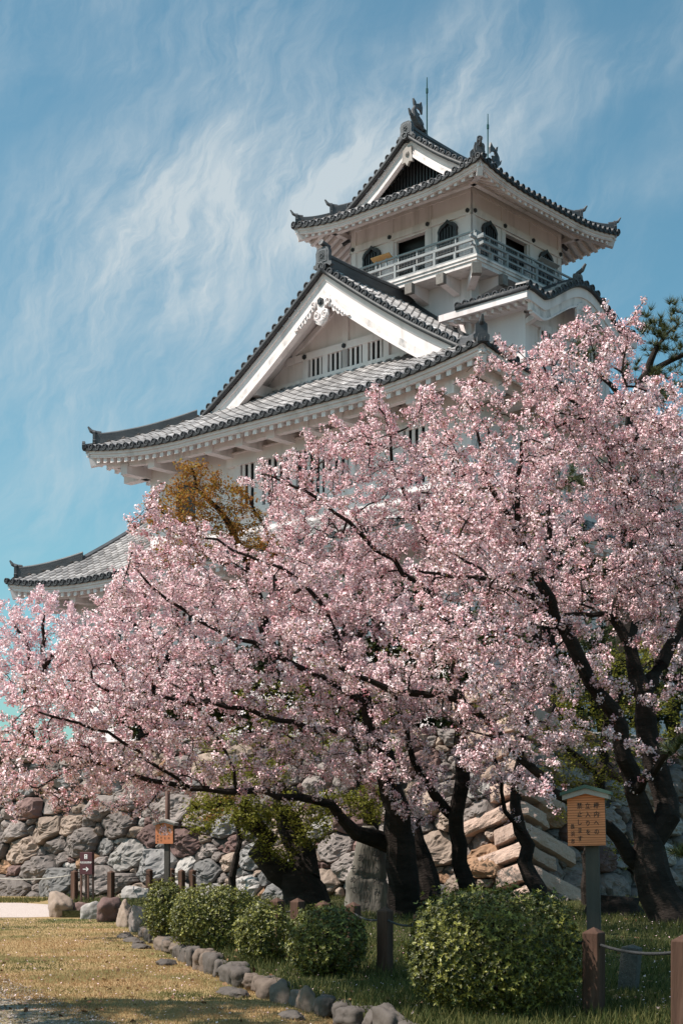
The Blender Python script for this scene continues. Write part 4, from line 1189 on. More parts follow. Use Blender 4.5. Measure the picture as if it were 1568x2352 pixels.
# kerb stones
pth = []
for i in range(len(KERB) - 1):
    a, b = KERB[i], KERB[i + 1]
    m = max(1, int((b - a).length / .1))
    pth += [a + (b - a) * k / m for k in range(m)]
rk = random.Random(8); i = 0; ks = 0
while i < len(pth) - 1:
    ln = rk.uniform(.18, .58); j = min(len(pth) - 1, i + max(2, int(ln / .1)))
    a, b = pth[i], pth[j]; c = (a + b) / 2; t = b - a
    if c.y > 11.5:
        o = rock('kerb_stone', (c.x + rk.uniform(-.04, .04), c.y, .085 + rk.uniform(-.03, .02)), (t.length * rk.uniform(.40, .56), rk.uniform(.08, .15), rk.uniform(.08, .17)), 100 + ks, rk.choice((M['kerb'], M['kerb'], M['kerb2'])), atan2(t.y, t.x) + rk.uniform(-.22, .22), 16, 4, rk.random() < .75)
        o.rotation_euler[0] = rk.uniform(-.14, .14); o.rotation_euler[1] = rk.uniform(-.16, .16)
        tag(o, 'rough grey kerb stone in the low row along the lawn edge', 'kerb stone', 'kerb stones between lawn and bed'); ks += 1
        if rk.random() < .18:
            nrm = Vector((-t.y, t.x, 0)).normalized(); nrm = nrm if nrm.x < 0 else -nrm
            q = c + nrm * rk.uniform(.26, .36)
            o = rock('flat_stone', (q.x, q.y, .015), (rk.uniform(.18, .30), rk.uniform(.10, .16), .06), 300 + ks, M['kerb'], atan2(t.y, t.x) + rk.uniform(-.3, .3), 9, 3)
            tag(o, 'low flat stone sunk in the lawn along the kerb row', 'stone', 'flat stones at the foot of the kerb')
    i = j

# ------------------------------------------------------------------ posts and ropes
M['post'] = material('brown_wood', (0.06, 0.032, 0.023), (0.125, 0.066, 0.046), 5, 0.85, 0.4, 24, stretch=(1, 1, 0.12), stain=(0.17, 0.10, 0.075), stain_scale=6, stain_lim=(0.58, 0.7), spec=0.2)
M['rope'] = material('black_rope', (0.010, 0.010, 0.011), (0.025, 0.025, 0.027), 60, 0.7, 0.5, 120)
M['chain'] = material('pale_rope', (0.42, 0.38, 0.33), (0.55, 0.50, 0.44), 60, 0.8)
def post(loc, h, w, rz, label, group='wooden fence posts'):
    b = MB(); a = w / 2; c = .012; q = a - c
    def ring(r, z): return [(-r + (c if r == a else 0), -r, z), (r - (c if r == a else 0), -r, z), (r, -r + (c if r == a else 0), z), (r, r - (c if r == a else 0), z), (r - (c if r == a else 0), r, z), (-r + (c if r == a else 0), r, z), (-r, r - (c if r == a else 0), z), (-r, -r + (c if r == a else 0), z)]
    vs = ring(a, -.2) + ring(a, h - .055) + ring(a * .93, h - .045) + [(0, 0, h)]
    fs = [(i, (i + 1) % 8, 8 + (i + 1) % 8, 8 + i) for i in range(8)] + [(8 + i, 8 + (i + 1) % 8, 16 + (i + 1) % 8, 16 + i) for i in range(8)] + [(16 + i, 16 + (i + 1) % 8, 24) for i in range(8)]
    b.add(vs, fs, 0, random.uniform(.85, 1.1))
    o = b.build('fence_post', M['post']); o.location = loc; o.rotation_euler = (0, 0, rz)
    return tag(o, label, 'post', group)
PR = radians(-32)
def post_at(u, vtop, label, h=.73, w=.14, rz=PR):
    Y = (CAMZ - BED - h) * FPX / (vtop - HZ); p = Vector((X_at(u, Y), Y, BED)); post(p, h, w, rz + random.uniform(-.06, .06), label); return p
pA = post_at(1363, 2130, 'nearest brown post beside the largest bush, leaf shadows on its top', w=.15)
pB = post_at(1568, 2147, 'brown post cut off by the right edge of the photo', w=.15)
pC = post_at(884, 2083, 'slim dark post standing free between the dark round bush and the largest bush')
pD = post_at(811, 2072, 'post behind the dark round bush, in front of the inscribed boulder')
pE = post_at(683, 2063, 'post showing between the two dark round bushes')
pF = post_at(636, 2062, 'short post top behind the smaller dark round bush')
pG = post_at(741, 2069, 'post top just above the crown of the dark round bush')
pH = post_at(969, 2092, 'post half hidden at the left edge of the largest bush')
f1 = post_at(171, 1999, 'brown post beside the maroon direction sign, nearest the gravel path')
f2 = post_at(255, 2000, 'brown post standing alone between maroon sign and wooden notice board')
f3 = post_at(343, 1996, 'brown post just behind the leftmost clipped bush')
f4 = post_at(378, 1991, 'taller brown post at the foot of the far wooden notice board')
f5 = post_at(394, 1994, 'brown post right beside the taller one at the notice board')
f6 = post_at(417, 1997, 'middle one of the three posts above the bright green bush')
f7 = post_at(442, 1997, 'rightmost of the posts above the bright green bush')
def rope(pts, label, mat='rope', r=.013, z=.60, sag=.05):
    P = []
    for i in range(len(pts) - 1):
        a, b = pts[i], pts[i + 1]; m = 10
        for k in range(m + (1 if i == len(pts) - 2 else 0)):
            t = k / m; q = a + (b - a) * t; P.append((q.x, q.y, q.z + z - sag * 4 * t * (1 - t)))
    b = MB(); b.tube(P, r, 6); tag(b.build('rope', M[mat], smooth=True), label, 'rope')
rope([pH, pA, pB, pB + Vector((2.2, -1.5, 0))], 'black rope from the largest bush through the nearest posts', r=.014)
rope([pF, pE, pG, pD, pC, pH], 'black rope threaded through the posts behind the dark round bushes')
rope([f1, f2, f3, f4], 'thin dark rope between the far posts beside the maroon sign', r=.011)
rope([f4, f5, f6, f7, pF], 'thin dark rope between posts above the bright green bush', r=.011)
rope([f1, Vector((-8.9, 37.2, .1)), Vector((-13, 38.3, .0))], 'pale rope sagging from the post across the gravel path to the left', 'chain', .013, .62, .10)

# ------------------------------------------------------------------ signs
M['board'] = material('cedar_board', (0.66, 0.22, 0.10), (0.72, 0.28, 0.14), 2.0, 0.7, 0.1, 20, shade=False, spec=0.25)
def add_grain(m):
    t = m.node_tree; L = t.links.new; p = t.nodes['Principled BSDF']
    src = p.inputs['Base Color'].links[0].from_socket
    co = nd(m, 'ShaderNodeTexCoord'); mp = nd(m, 'ShaderNodeMapping'); mp.inputs['Scale'].default_value = (1.2, 1, 9); L(co.outputs['Object'], mp.inputs[0])
    w = nd(m, 'ShaderNodeTexWave', wave_type='BANDS', bands_direction='Z'); w.inputs['Scale'].default_value = 1.5; w.inputs['Distortion'].default_value = 5.5; w.inputs['Detail'].default_value = 2; w.inputs['Detail Scale'].default_value = 0.6
    L(mp.outputs[0], w.inputs['Vector'])
    r = nd(m, 'ShaderNodeMapRange'); r.inputs['From Min'].default_value = .62; r.inputs['From Max'].default_value = .98; r.inputs['To Max'].default_value = .75; L(w.outputs['Fac'], r.inputs['Value'])
    x = nd(m, 'ShaderNodeMixRGB'); L(r.outputs[0], x.inputs[0]); L(src, x.inputs[1]); x.inputs[2].default_value = (0.27, 0.085, 0.035, 1)
    L(x.outputs[0], p.inputs['Base Color'])
add_grain(M['board'])
M['ink'] = material('black_ink', (0.012, 0.012, 0.012), None, 3, 0.6, shade=False)
M['copper'] = material('green_copper', (0.03, 0.065, 0.05), (0.055, 0.10, 0.08), 8, 0.6, 0.1, shade=False)
M['greypost'] = material('grey_post', (0.045, 0.038, 0.032), (0.09, 0.078, 0.066), 6, 0.9, 0.3, 20, stretch=(1, 1, .15), shade=False)
M['darkwood'] = material('dark_frame', (0.02, 0.016, 0.014), (0.04, 0.03, 0.026), 6, 0.8, shade=False)
M['maroon'] = material('maroon_paint', (0.055, 0.010, 0.014), (0.07, 0.013, 0.018), 4, 0.5, shade=False)
M['white'] = material('white_letter', (0.8, 0.78, 0.76), None, 3, 0.6, shade=False)
M['brownpaint'] = material('brown_pole', (0.10, 0.045, 0.032), (0.14, 0.065, 0.045), 5, 0.5, shade=False)
def letters(mb, body, size, cx, cz, y, mi=0, sx=1.0):
    vs, fs = text_faces(body, size)
    mb.add([(cx + v.x * sx, y, cz + v.y) for v in vs], fs, mi)
def notice_board(x, y, zbase, zc, W, H, rz, label, tilt=0.0, roofmat='copper'):
    t = empty('notice_board', (x, y, zbase), rz); zc -= zbase; t.rotation_euler = (0, tilt, rz)
    tag(t, label, 'sign', 'wooden keep-out notice boards')
    b = MB(); a = W / 2; pk = W * .13
    b.prism([(-a, zc - H / 2), (a, zc - H / 2), (a * .985, zc + H / 2), (0, zc + H / 2 + pk), (-a * .985, zc + H / 2)], lambda p, q, d: Vector((p, -d, q)), .0, .035)
    bo = b.build('board', M['board'], t)
    l = MB(); y0 = -.0375
    cols = ((.29, '栅内への', .72, .128), (.08, '立入りを', .72, .128), (-.15, '禁止します', .72, .128))
    zt = zc + H / 2 - H * .12
    for cx, s, k, st_ in (( .27, '柵内への', .135, .19), (.045, '立入りを', .135, .19), (-.17, '禁止します', .135, .178)):
        for i, ch in enumerate(s): letters(l, ch, H * k * 1.02, cx * W, zt - H * (.03 + st_ * i * .98), y0, 0, .8)
    for i, ch in enumerate('長浜市'): letters(l, ch, H * .12, -.365 * W, zt - H * (.47 + .155 * i), y0, 0, .75)
    for cx, rows in ((.355, ((.0, 'さく'), (.19, 'ない'))), (.13, ((.0, 'たち'), (.19, 'い'))), (-.085, ((.0, 'きん'), (.17, 'し')))):
        for dz, w in rows:
            for i, ch in enumerate(w): letters(l, ch, H * .03, cx * W, zt - H * (.01 + dz + .05 * i), y0)
    l.build('lettering', M['ink'], bo)
    f = MB(); f.box(-a * .96, a * .96, .0, .14, zc - H / 2 + .02, zc + H / 2 - .01); f.prism([(-a * .96, zc + H / 2 - .01), (a * .96, zc + H / 2 - .01), (0, zc + H / 2 + pk - .01)], lambda p, q, d: Vector((p, d, q)), .0, .14)
    f.build('backing', M['darkwood'], t)
    r = MB(); e = a * 1.22; k = pk / a
    z0 = zc + H / 2 + pk
    for g in (-1, 1):
        v = [(0, z0), (g * e, z0 - k * e), (g * e, z0 - k * e + .045), (0, z0 + .05)]
        r.prism(v if g < 0 else v[::-1], lambda p, q, d: Vector((p, d, q)), -.09, .22, 0)
        v2 = [(0, z0 + .052), (g * (e + .02), z0 - k * (e + .02) + .045), (g * (e + .02), z0 - k * (e + .02) + .075), (0, z0 + .085)]
        r.prism(v2 if g < 0 else v2[::-1], lambda p, q, d: Vector((p, d, q)), -.11, .24, 1)
    r.build('roof', [M['oldwood'], M[roofmat]], t)
    p = MB(); p.box(-.02, .105, .02, .14, -.3, zc - H / 2 + .3); p.build('post', M['greypost'], t)
    return t
yS = 14.2; sS = FPX / yS
zcn = CAMZ + (HZ - 1889) / sS
notice_board(X_at(1355, yS), yS, BED, zcn, 86 / sS, 108 / sS, radians(-14), 'large wooden notice board with green copper roof among the right-hand trunks', tilt=radians(-1.2))
yF = 38.0; sF = FPX / yF
notice_board(X_at(378, yF), yF, BED, CAMZ + (HZ - 1917) / sF, 42 / sF, 43 / sF, radians(-12), 'small distant wooden notice board in front of the boulder wall', roofmat='oldwood')
# maroon direction sign
yM = 36.6; sM = FPX / yM; t = empty('direction_sign', (X_at(200, yM), yM, BED), radians(-20))
tag(t, 'maroon sign on four thin legs with white arrow pointing right', 'sign')
b = MB(); zc = CAMZ + (HZ - 1995) / sM - BED; W_ = .34; H_ = .54; z1 = CAMZ + (HZ - 1958) / sM - BED; z0 = z1 - H_
b.box(-W_ / 2, W_ / 2, -.06, .06, z0, z1); pn = b.build('panel', M['maroon'], t, bevel=.006)
l = MB(); y0 = -.063
letters(l, '長浜城歴史博物館', .040, 0, z0 + H_ * .55, y0)
l.box(-.14, .14, y0 - .001, y0, z0 + H_ * .485, z0 + H_ * .492)
l.build('lettering', M['white'], pn)
l = MB(); l.box(-.08, .035, y0 - .001, y0, z0 + H_ * .222, z0 + H_ * .258)
l.add([(.02, y0 - .002, z0 + H_ * .34), (.08, y0 - .002, z0 + H_ * .24), (.02, y0 - .002, z0 + H_ * .14), (.005, y0 - .002, z0 + H_ * .17), (.05, y0 - .002, z0 + H_ * .24), (.005, y0 - .002, z0 + H_ * .31)], [(0, 1, 4, 5), (1, 2, 3, 4)])
l.build('arrow', M['white'], pn)
l = MB(); l.box(-.04, .04, y0 - .001, y0, z0 + H_ * .70, z0 + H_ * .90); l.box(-.025, .025, y0 - .003, y0 - .002, z0 + H_ * .72, z0 + H_ * .74, 1); l.box(-.025, .025, y0 - .003, y0 - .002, z0 + H_ * .77, z0 + H_ * .79, 1); l.box(-.02, .02, y0 - .003, y0 - .002, z0 + H_ * .83, z0 + H_ * .87, 1)
l.build('pictogram', [M['white'], M['maroon']], pn)
for x, y in ((-.145, -.03), (.145, .03), (-.05, .035), (.05, -.03)):
    q = MB(); q.box(x - .02, x + .02, y - .02, y + .02, -.2, z0); q.build('leg', M['brownpaint'], t)
# brown pole behind the far notice board
pl_ = empty('tall_pole', (X_at(385, 39.0), 39.0, BED)); tag(pl_, 'thin brown pole rising behind the distant notice board into the blossom', 'pole')
b = MB(); b.tube([(0, 0, -.3), (0, 0, 4.2)], .062, 10); b.build('shaft', M['brownpaint'], pl_, smooth=True)
b = MB(); b.tube([(0, 0, 4.2), (0, 0, 4.5), (0, 0, 4.56)], [.12, .15, .02], 10); b.build('pole_top', M['brownpaint'], pl_)  # wider cap on the pole's hidden top
# short concrete marker and stump
b = MB(); b.box(-.085, .085, -.085, .085, -.2, .42); b.add([(-.085, -.085, .42), (.085, -.085, .42), (.085, .085, .42), (-.085, .085, .42), (0, 0, .45)], [(0, 1, 4), (1, 2, 4), (2, 3, 4), (3, 0, 4)])
o = b.build('marker_post', material('dark_concrete', (0.07, 0.06, 0.052), (0.13, 0.115, 0.10), 30, 0.95, 0.5, 60), bevel=.008); o.location = (X_at(1442, 14.6), 14.6, BED); o.rotation_euler = (0, radians(5), radians(-25)); tag(o, 'short square concrete marker post in the shaded grass', 'marker post')
sb = MB(); P_ = ground(1408, 2098, .15)
sb.tube([P_ + Vector((0, 0, -.2)), P_ + Vector((0, 0, .05)), P_ + Vector((.02, 0, .22)), P_ + Vector((.03, 0, .34))], [.75, .58, .50, .47], 16, 0, .9, jit=.10)
M['bark'] = material('cherry_bark', (0.016, 0.012, 0.010), (0.038, 0.028, 0.024), 4, 0.92, 0.8, 22, stretch=(.7, .7, 2.6), stain=(0.07, 0.06, 0.05), stain_scale=5, stain_lim=(.62, .75), spec=0.15)
tag(sb.build('tree_stump', M['bark']), 'low weathered tree stump behind the large notice board', 'stump')

# inscribed boulder
YM_ = 30.5; sc = YM_ / FPX
MO = empty('inscribed_stone', (X_at(848, YM_), YM_, BED)); tag(MO, 'tall grey standing stone carved with cursive Japanese verse behind the posts', 'monument')
def mono():
    b = MB(); NU, NV = 28, 34
    prof = [(0.0, -54, 52), (.12, -53, 52), (.25, -50, 50), (.40, -52, 46), (.47, -50, 44), (.55, -40, 42), (.65, -34, 38), (.80, -30, 32), (.92, -26, 24), (1.0, -14, 10)]
    H = (2090 - 1880) * sc
    def lim(t):
        for (a, l0, r0), (c, l1, r1) in zip(prof, prof[1:]):
            if a <= t <= c:
                k = (t - a) / (c - a); return (l0 + (l1 - l0) * k) * sc, (r0 + (r1 - r0) * k) * sc
        return prof[-1][1] * sc, prof[-1][2] * sc
    vs = []
    for j in range(NV + 1):
        t = j / NV; l, r = lim(t); c = (l + r) / 2; w = (r - l) / 2
        for i in range(NU):
            g = 2 * pi * i / NU
            x = c + w * (abs(cos(g)) ** .7) * (1 if cos(g) > 0 else -1); y = .28 * (1 - .35 * t) * (abs(sin(g)) ** .6) * (1 if sin(g) > 0 else -1)
            n = noise.fractal(Vector((x * 3, y * 3, t * H * .9)), 1, 2, 5)
            k = .07 * n - .05 * max(0, 1 - abs(t - .44 + .10 * x) / .025)
            vs.append((x + cos(g) * k, y + sin(g) * k, t * H - .1))
    fs = [(j * NU + i, j * NU + (i + 1) % NU, (j + 1) * NU + (i + 1) % NU, (j + 1) * NU + i) for j in range(NV) for i in range(NU)] + [tuple(NV * NU + i for i in range(NU))]
    b.add(vs, fs, 0, 1.0); return b, H
b, H = mono()
M['mono'] = material('lichen_stone', (0.08, 0.068, 0.056), (0.19, 0.165, 0.14), 3, 0.95, 0.8, 12, stretch=(1.5, 1.5, .4), stain=(0.25, 0.22, 0.185), stain_scale=3, stain_lim=(.58, .72))
b.build('stone', M['mono'], MO, smooth=True)
l = MB()
for cx, top, s, sz in ((.13, .80, '月の', .21), (.15, .60, 'さゝねみ', .17), (-.17, .60, 'あり', .18), (-.33, .48, 'そめて', .16)):
    for i, ch in enumerate(s): letters(l, ch, sz, cx, H * top - i * sz * 1.35, -.335, 0, .85)
l.build('inscription', M['ink'], MO)

# ================================================================== TREES AND PLANTS
PETAL = ramp_material('petal', [(0.0, (0.60, 0.24, 0.29)), (0.22, (0.78, 0.42, 0.47)), (0.5, (0.88, 0.62, 0.655)), (1.0, (0.95, 0.82, 0.835))], 0.85, 0.14, 0.05)
CALYX = ramp_material('calyx_and_young_leaf', [(0.0, (0.16, 0.04, 0.035)), (0.5, (0.26, 0.085, 0.05)), (0.75, (0.19, 0.12, 0.03)), (1.0, (0.17, 0.18, 0.035))], 0.6, 0.3, 0.2)
AZALEA = ramp_material('azalea_leaf', [(0.0, (0.022, 0.027, 0.006)), (0.42, (0.070, 0.074, 0.013)), (0.70, (0.20, 0.195, 0.032)), (1.0, (0.38, 0.35, 0.085))], 0.42, 0.18, 0.45)
MAPLE_G = ramp_material('green_maple_leaf', [(0.0, (0.10, 0.085, 0.014)), (0.5, (0.17, 0.165, 0.026)), (1.0, (0.26, 0.26, 0.045))], 0.6, 0.4, 0.2)
MAPLE_O = ramp_material('bronze_maple_leaf', [(0.0, (0.24, 0.085, 0.025)), (0.5, (0.34, 0.16, 0.035)), (1.0, (0.38, 0.28, 0.05))], 0.6, 0.4, 0.2)
NEEDLE = ramp_material('pine_needle', [(0.0, (0.030, 0.042, 0.014)), (0.6, (0.07, 0.085, 0.026)), (1.0, (0.17, 0.14, 0.04))], 0.45, 0.1, 0.4)

def catmull(P, step):
    P = [np.array(p, float) for p in P]; out = []
    for i in range(len(P) - 1):
        p0 = P[max(i - 1, 0)]; p1 = P[i]; p2 = P[i + 1]; p3 = P[min(i + 2, len(P) - 1)]
        m = max(1, int(np.linalg.norm(p2 - p1) / step))
        for k in range(m):
            t = k / m
            out.append((0.5 * ((2 * p1) + (-p0 + p2) * t + (2 * p0 - 5 * p1 + 4 * p2 - p3) * t * t + (-p0 + 3 * p1 - 3 * p2 + p3) * t ** 3), i + t))
    out.append((P[-1], len(P) - 1)); return out

class Tree:
    def __init__(s, seed):
        s.r = np.random.default_rng(seed); s.N = 0; cap = 60000
        s.pos = np.zeros((cap, 3)); s.par = np.full(cap, -1); s.fix = np.zeros(cap); s.dep = np.zeros(cap)
    def node(s, p, par, fix=0.0):
        i = s.N; s.pos[i] = p; s.par[i] = par; s.fix[i] = fix
        s.dep[i] = 0 if par < 0 else s.dep[par] + np.linalg.norm(s.pos[i] - s.pos[par]); s.N += 1; return i
    def limb(s, pts, rad, wob=0.03):
        c = catmull(pts, .28); prev = -1
        if s.N: prev = int(np.argmin(((s.pos[:s.N] - c[0][0]) ** 2).sum(1)))
        for k, (p, t) in enumerate(c):
            r = np.interp(t, range(len(rad)), rad)
            q = p + (s.r.normal(0, wob, 3) if 0 < k else 0)
            prev = s.node(q, prev, r)
    def grow(s, blobs, step=.30, spread=0.5, sag=0.0, mul=1.0, gap=None):
        T = []
        for (c, rx, rz, ry, n) in blobs:
            n = int(n * mul); d = s.r.normal(size=(n, 3)); d /= np.linalg.norm(d, axis=1)[:, None]
            rad = s.r.random(n) ** (1 / 2.4)
            T.append(np.array(c) + d * rad[:, None] * np.array([rx, ry, rz]))
        T = np.concatenate(T)
        if gap is not None:      # clumps of shoots with gaps between them
            T = T[np.array([noise.fractal(Vector(x) * .75 + Vector((gap, 0, 0)), 1.0, 2.0, 2) for x in T]) > .0]
        dist = np.array([np.sqrt(((s.pos[:s.N] - t) ** 2).sum(1).min()) for t in T])
        for i in np.argsort(dist + s.r.normal(0, .35, len(T))):
            t = T[i]; d = np.sqrt(((s.pos[:s.N] - t) ** 2).sum(1))
            j = int(np.argmin(d + .05 * s.dep[:s.N] * (d < 50)))
            L = d[j]
            if L < .22: continue
            a = s.pos[j].copy()
            pd = (a - s.pos[s.par[j]]) if s.par[j] >= 0 else np.array([0, 0, 1.0])
            pd = pd / (np.linalg.norm(pd) + 1e-6)
            ctrl = a + (t - a) * .45 + pd * L * .22 + np.array([0, 0, .10 * L - sag * L]) + s.r.normal(0, .06 * L, 3)
            m = max(2, int(np.ceil(L / step))); prev = j
            for k in range(1, m + 1):
                u = k / m
                p = (1 - u) ** 2 * a + 2 * u * (1 - u) * ctrl + u * u * t
                prev = s.node(p + s.r.normal(0, .02, 3) * (k < m), prev)
    def finish(s, rtip=.0042, power=.47):
        N = s.N; w = np.zeros(N); ch = np.zeros(N, int)
        for i in range(N - 1, -1, -1):
            if ch[i] == 0: w[i] = 1
            if s.par[i] >= 0: w[s.par[i]] += w[i]; ch[s.par[i]] += 1
        s.w = w; s.rad = np.maximum(s.fix[:N], rtip * w ** power); s.ch = ch
    def wood(s, name, parent, mat, sides=6):
        N = s.N; idx = np.arange(1, N); idx = idx[s.par[1:N] >= 0]
        p = s.par[idx]; A = s.pos[p]; B = s.pos[idx]
        nxt = np.full(N, -1); 
        for i in idx:      # main continuation = thickest child
            q = s.par[i]
            if nxt[q] < 0 or s.rad[i] > s.rad[nxt[q]]: nxt[q] = i
        def tang(i):
            a = np.where(s.par[i] >= 0, s.par[i], i); b = np.where(nxt[i] >= 0, nxt[i], i)
            t = s.pos[b] - s.pos[a]; return t / (np.linalg.norm(t, axis=1)[:, None] + 1e-9)
        tB = tang(idx); seg = B - A; seg /= np.linalg.norm(seg, axis=1)[:, None] + 1e-9
        cont = nxt[p] == idx
        tA = np.where(cont[:, None], tang(p), seg)
        rB = s.rad[idx]; rA = np.where(cont, s.rad[p], np.minimum(s.rad[p], rB * 1.25))
        def frame(t):
            ref = np.tile(np.array([.31, .17, .93]), (len(t), 1)); flat = np.abs((t * ref).sum(1)) > .94; ref[flat] = [1, 0, 0]
            x = np.cross(t, ref); x /= np.linalg.norm(x, axis=1)[:, None]; return x, np.cross(t, x)
        xA, yA = frame(tA); xB, yB = frame(tB)
        for sd, sel in ((10, rB > .06), (5, (rB <= .06) & (rB > .012)), (3, rB <= .012)):
            pass
        V = []; sh = []
        objs = []
        for sd, sel in ((12, rB > .07), (6, (rB <= .07) & (rB > .014)), (3, rB <= .014)):
            if not sel.any(): continue
            a = 2 * np.pi * np.arange(sd) / sd; ca, sa = np.cos(a), np.sin(a)
            jit = 1.0
            RA = A[sel][:, None] + (xA[sel][:, None] * ca[None, :, None] + yA[sel][:, None] * sa[None, :, None]) * rA[sel][:, None, None]
            RB = B[sel][:, None] + (xB[sel][:, None] * ca[None, :, None] + yB[sel][:, None] * sa[None, :, None]) * rB[sel][:, None, None]
            if sd == 12:   # knobbly bark, the same bump where two lengths share a ring
                for RR, C in ((RA, A[sel]), (RB, B[sel])):
                    h = np.sin(C[:, 0:1] * 41 + a[None] * 3) * .5 + np.sin(C[:, 2:3] * 23 - a[None] * 2 + C[:, 1:2] * 17) * .5
                    RR += (RR - C[:, None]) * (h * .10)[..., None]
            Q = np.stack([RA, np.roll(RA, -1, 1), np.roll(RB, -1, 1), RB], axis=2).reshape(-1, 4, 3)
            V.append(Q); sh.append(np.repeat(s.r.uniform(.8, 1.2, sel.sum()), sd))
        return np_mesh(name, np.concatenate(V), 4, [mat], np.concatenate(sh), parent=parent)
    def twig_sites(s, spacing, wmax=2.5, wmin=0, fmax=.03):
        idx = np.arange(1, s.N); idx = idx[(s.par[1:s.N] >= 0)]; idx = idx[(s.w[idx] <= wmax) & (s.w[idx] > wmin) & (s.fix[idx] < fmax)]
        A = s.pos[s.par[idx]]; B = s.pos[idx]; L = np.linalg.norm(B - A, axis=1)
        n = np.maximum(1, np.round(L / spacing).astype(int)); k = np.repeat(np.arange(len(idx)), n)
        t = s.r.random(len(k)); d = (B - A) / (L[:, None] + 1e-9)
        return A[k] + (B - A)[k] * t[:, None], d[k]

def unit(v): return v / (np.linalg.norm(v, axis=1)[:, None] + 1e-9)
def polys(r, C, Nn, size, k, cup=0.0, aspect=1.0, dirn=None):
    """k-gons of given size at C facing Nn"""
    ref = r.normal(size=C.shape) if dirn is None else dirn
    x = unit(np.cross(Nn, ref)); y = np.cross(Nn, x)
    a = 2 * np.pi * np.arange(k) / k
    rr = size[:, None] * (1 + r.uniform(-.22, .22, (len(C), k)))
    V = C[:, None] + x[:, None] * (np.cos(a)[None, :] * rr)[..., None] * aspect + y[:, None] * (np.sin(a)[None, :] * rr)[..., None]
    if cup: V += Nn[:, None] * (r.uniform(-cup, cup, (len(C), k)) * size[:, None])[..., None]
    return V
SUNV = np.array(sv)
def blossoms(t, parent, spacing=.095, per=18, fs=.0195, cr=.074, leaf=5.5, wmax=3.6, name='blossom_crown', pale=0.0, dens=None):
    r = t.r
    C, D = t.twig_sites(spacing, wmax)
    C = C + r.normal(0, .035, C.shape)
    C2, D2 = t.twig_sites(spacing * 1.3, 400, wmax, .10)      # spurs along the older wood
    o2 = unit(r.normal(size=C2.shape)); C2 = C2 + o2 * r.uniform(.05, .28, len(C2))[:, None]
    C = np.concatenate([C, C2])
    n = len(C); tone = r.normal(.60 + pale, .15, n)
    k = np.repeat(np.arange(n), r.poisson(per, n)); m = len(k)
    o = unit(r.normal(size=(m, 3)) + np.array([0, 0, .05])); F = C[k] + o * (cr * r.uniform(.55, 1.15, m))[:, None]
    nn = unit(o + r.normal(0, .45, (m, 3)))
    V = polys(r, F, nn, fs * r.uniform(.75, 1.2, m), 5, .25)
    sh = np.clip(tone[k] + r.normal(0, .14, m), 0, 1)
    np_mesh(name, V, 5, [PETAL], sh, parent=parent)
    m2 = int(n * leaf * 1.6); q = r.integers(0, n, m2)
    o = unit(r.normal(size=(m2, 3))); F = C[q] + o * (cr * r.uniform(.1, 1.3, m2))[:, None]
    V = polys(r, F, unit(r.normal(size=(m2, 3))), fs * r.uniform(.6, 1.4, m2), 3, .3, .55)
    np_mesh('young_leaves', V, 3, [CALYX], r.random(m2) ** .65, parent=parent)
    return m
def leaves(t, parent, mat, spacing=.10, per=6, size=.04, cr=.12, wmax=3.0, name='crown', flat=0.6, stretch=1.0):
    r = t.r
    C, D = t.twig_sites(spacing, wmax); n = len(C); tone = r.normal(.45, .16, n)
    k = np.repeat(np.arange(n), r.poisson(per, n)); m = len(k)
    o = unit(r.normal(size=(m, 3)) * np.array([1, 1, .6])); F = C[k] + o * (cr * r.uniform(.3, 1.2, m))[:, None]
    nn = unit(r.normal(size=(m, 3)) + np.array([0, 0, flat * 2]))
    V = polys(r, F, nn, size * r.uniform(.6, 1.2, m), 4, .2, .6)
    np_mesh(name, V, 4, [mat], np.clip(tone[k] + r.normal(0, .22, m), 0, 1), parent=parent)
def B(u, v, Y, ru, rv, rY, n):
    s_ = Y / FPX; return (tuple(at(u, v, Y)), ru * s_, rv * s_, rY, n)
def L_(pts, Y0, Y1=None):
    """limb points given as photo columns and rows at depths going from Y0 to Y1"""
    Y1 = Y0 if Y1 is None else Y1; n = len(pts) - 1
    return [tuple(at(u, v, Y0 + (Y1 - Y0) * i / max(1, n))) for i, (u, v) in enumerate(pts)]
def px(w, Y): return w * .5 * Y / FPX
def new_tree(name, label, base, group=None, cat='tree'):
    e = empty(name, base); tag(e, label, cat, group); return e
def reparent(e):
    for c in e.children: c.matrix_parent_inverse = Matrix.Translation(-Vector(e.location))

def cherry(seed, label, base_uvY, limbs, blobs, bl=None, group='flowering cherry trees', sag=.06):
    t = Tree(seed)
    for pts, rad in limbs: t.limb(pts, [q * (.62 + .38 * min(1, max(0, (q - .08) / .12))) for q in rad])
    e = new_tree('cherry_tree', label, tuple(t.pos[0]), group)
    t.grow(blobs, sag=sag, mul=3.7, gap=seed * 7.7); t.finish(.0056, .42)
    t.wood('trunk', e, M['bark'])
    nf = blossoms(t, e, **(bl or {}))
    reparent(e); print('cherry', seed, t.N, nf); return e

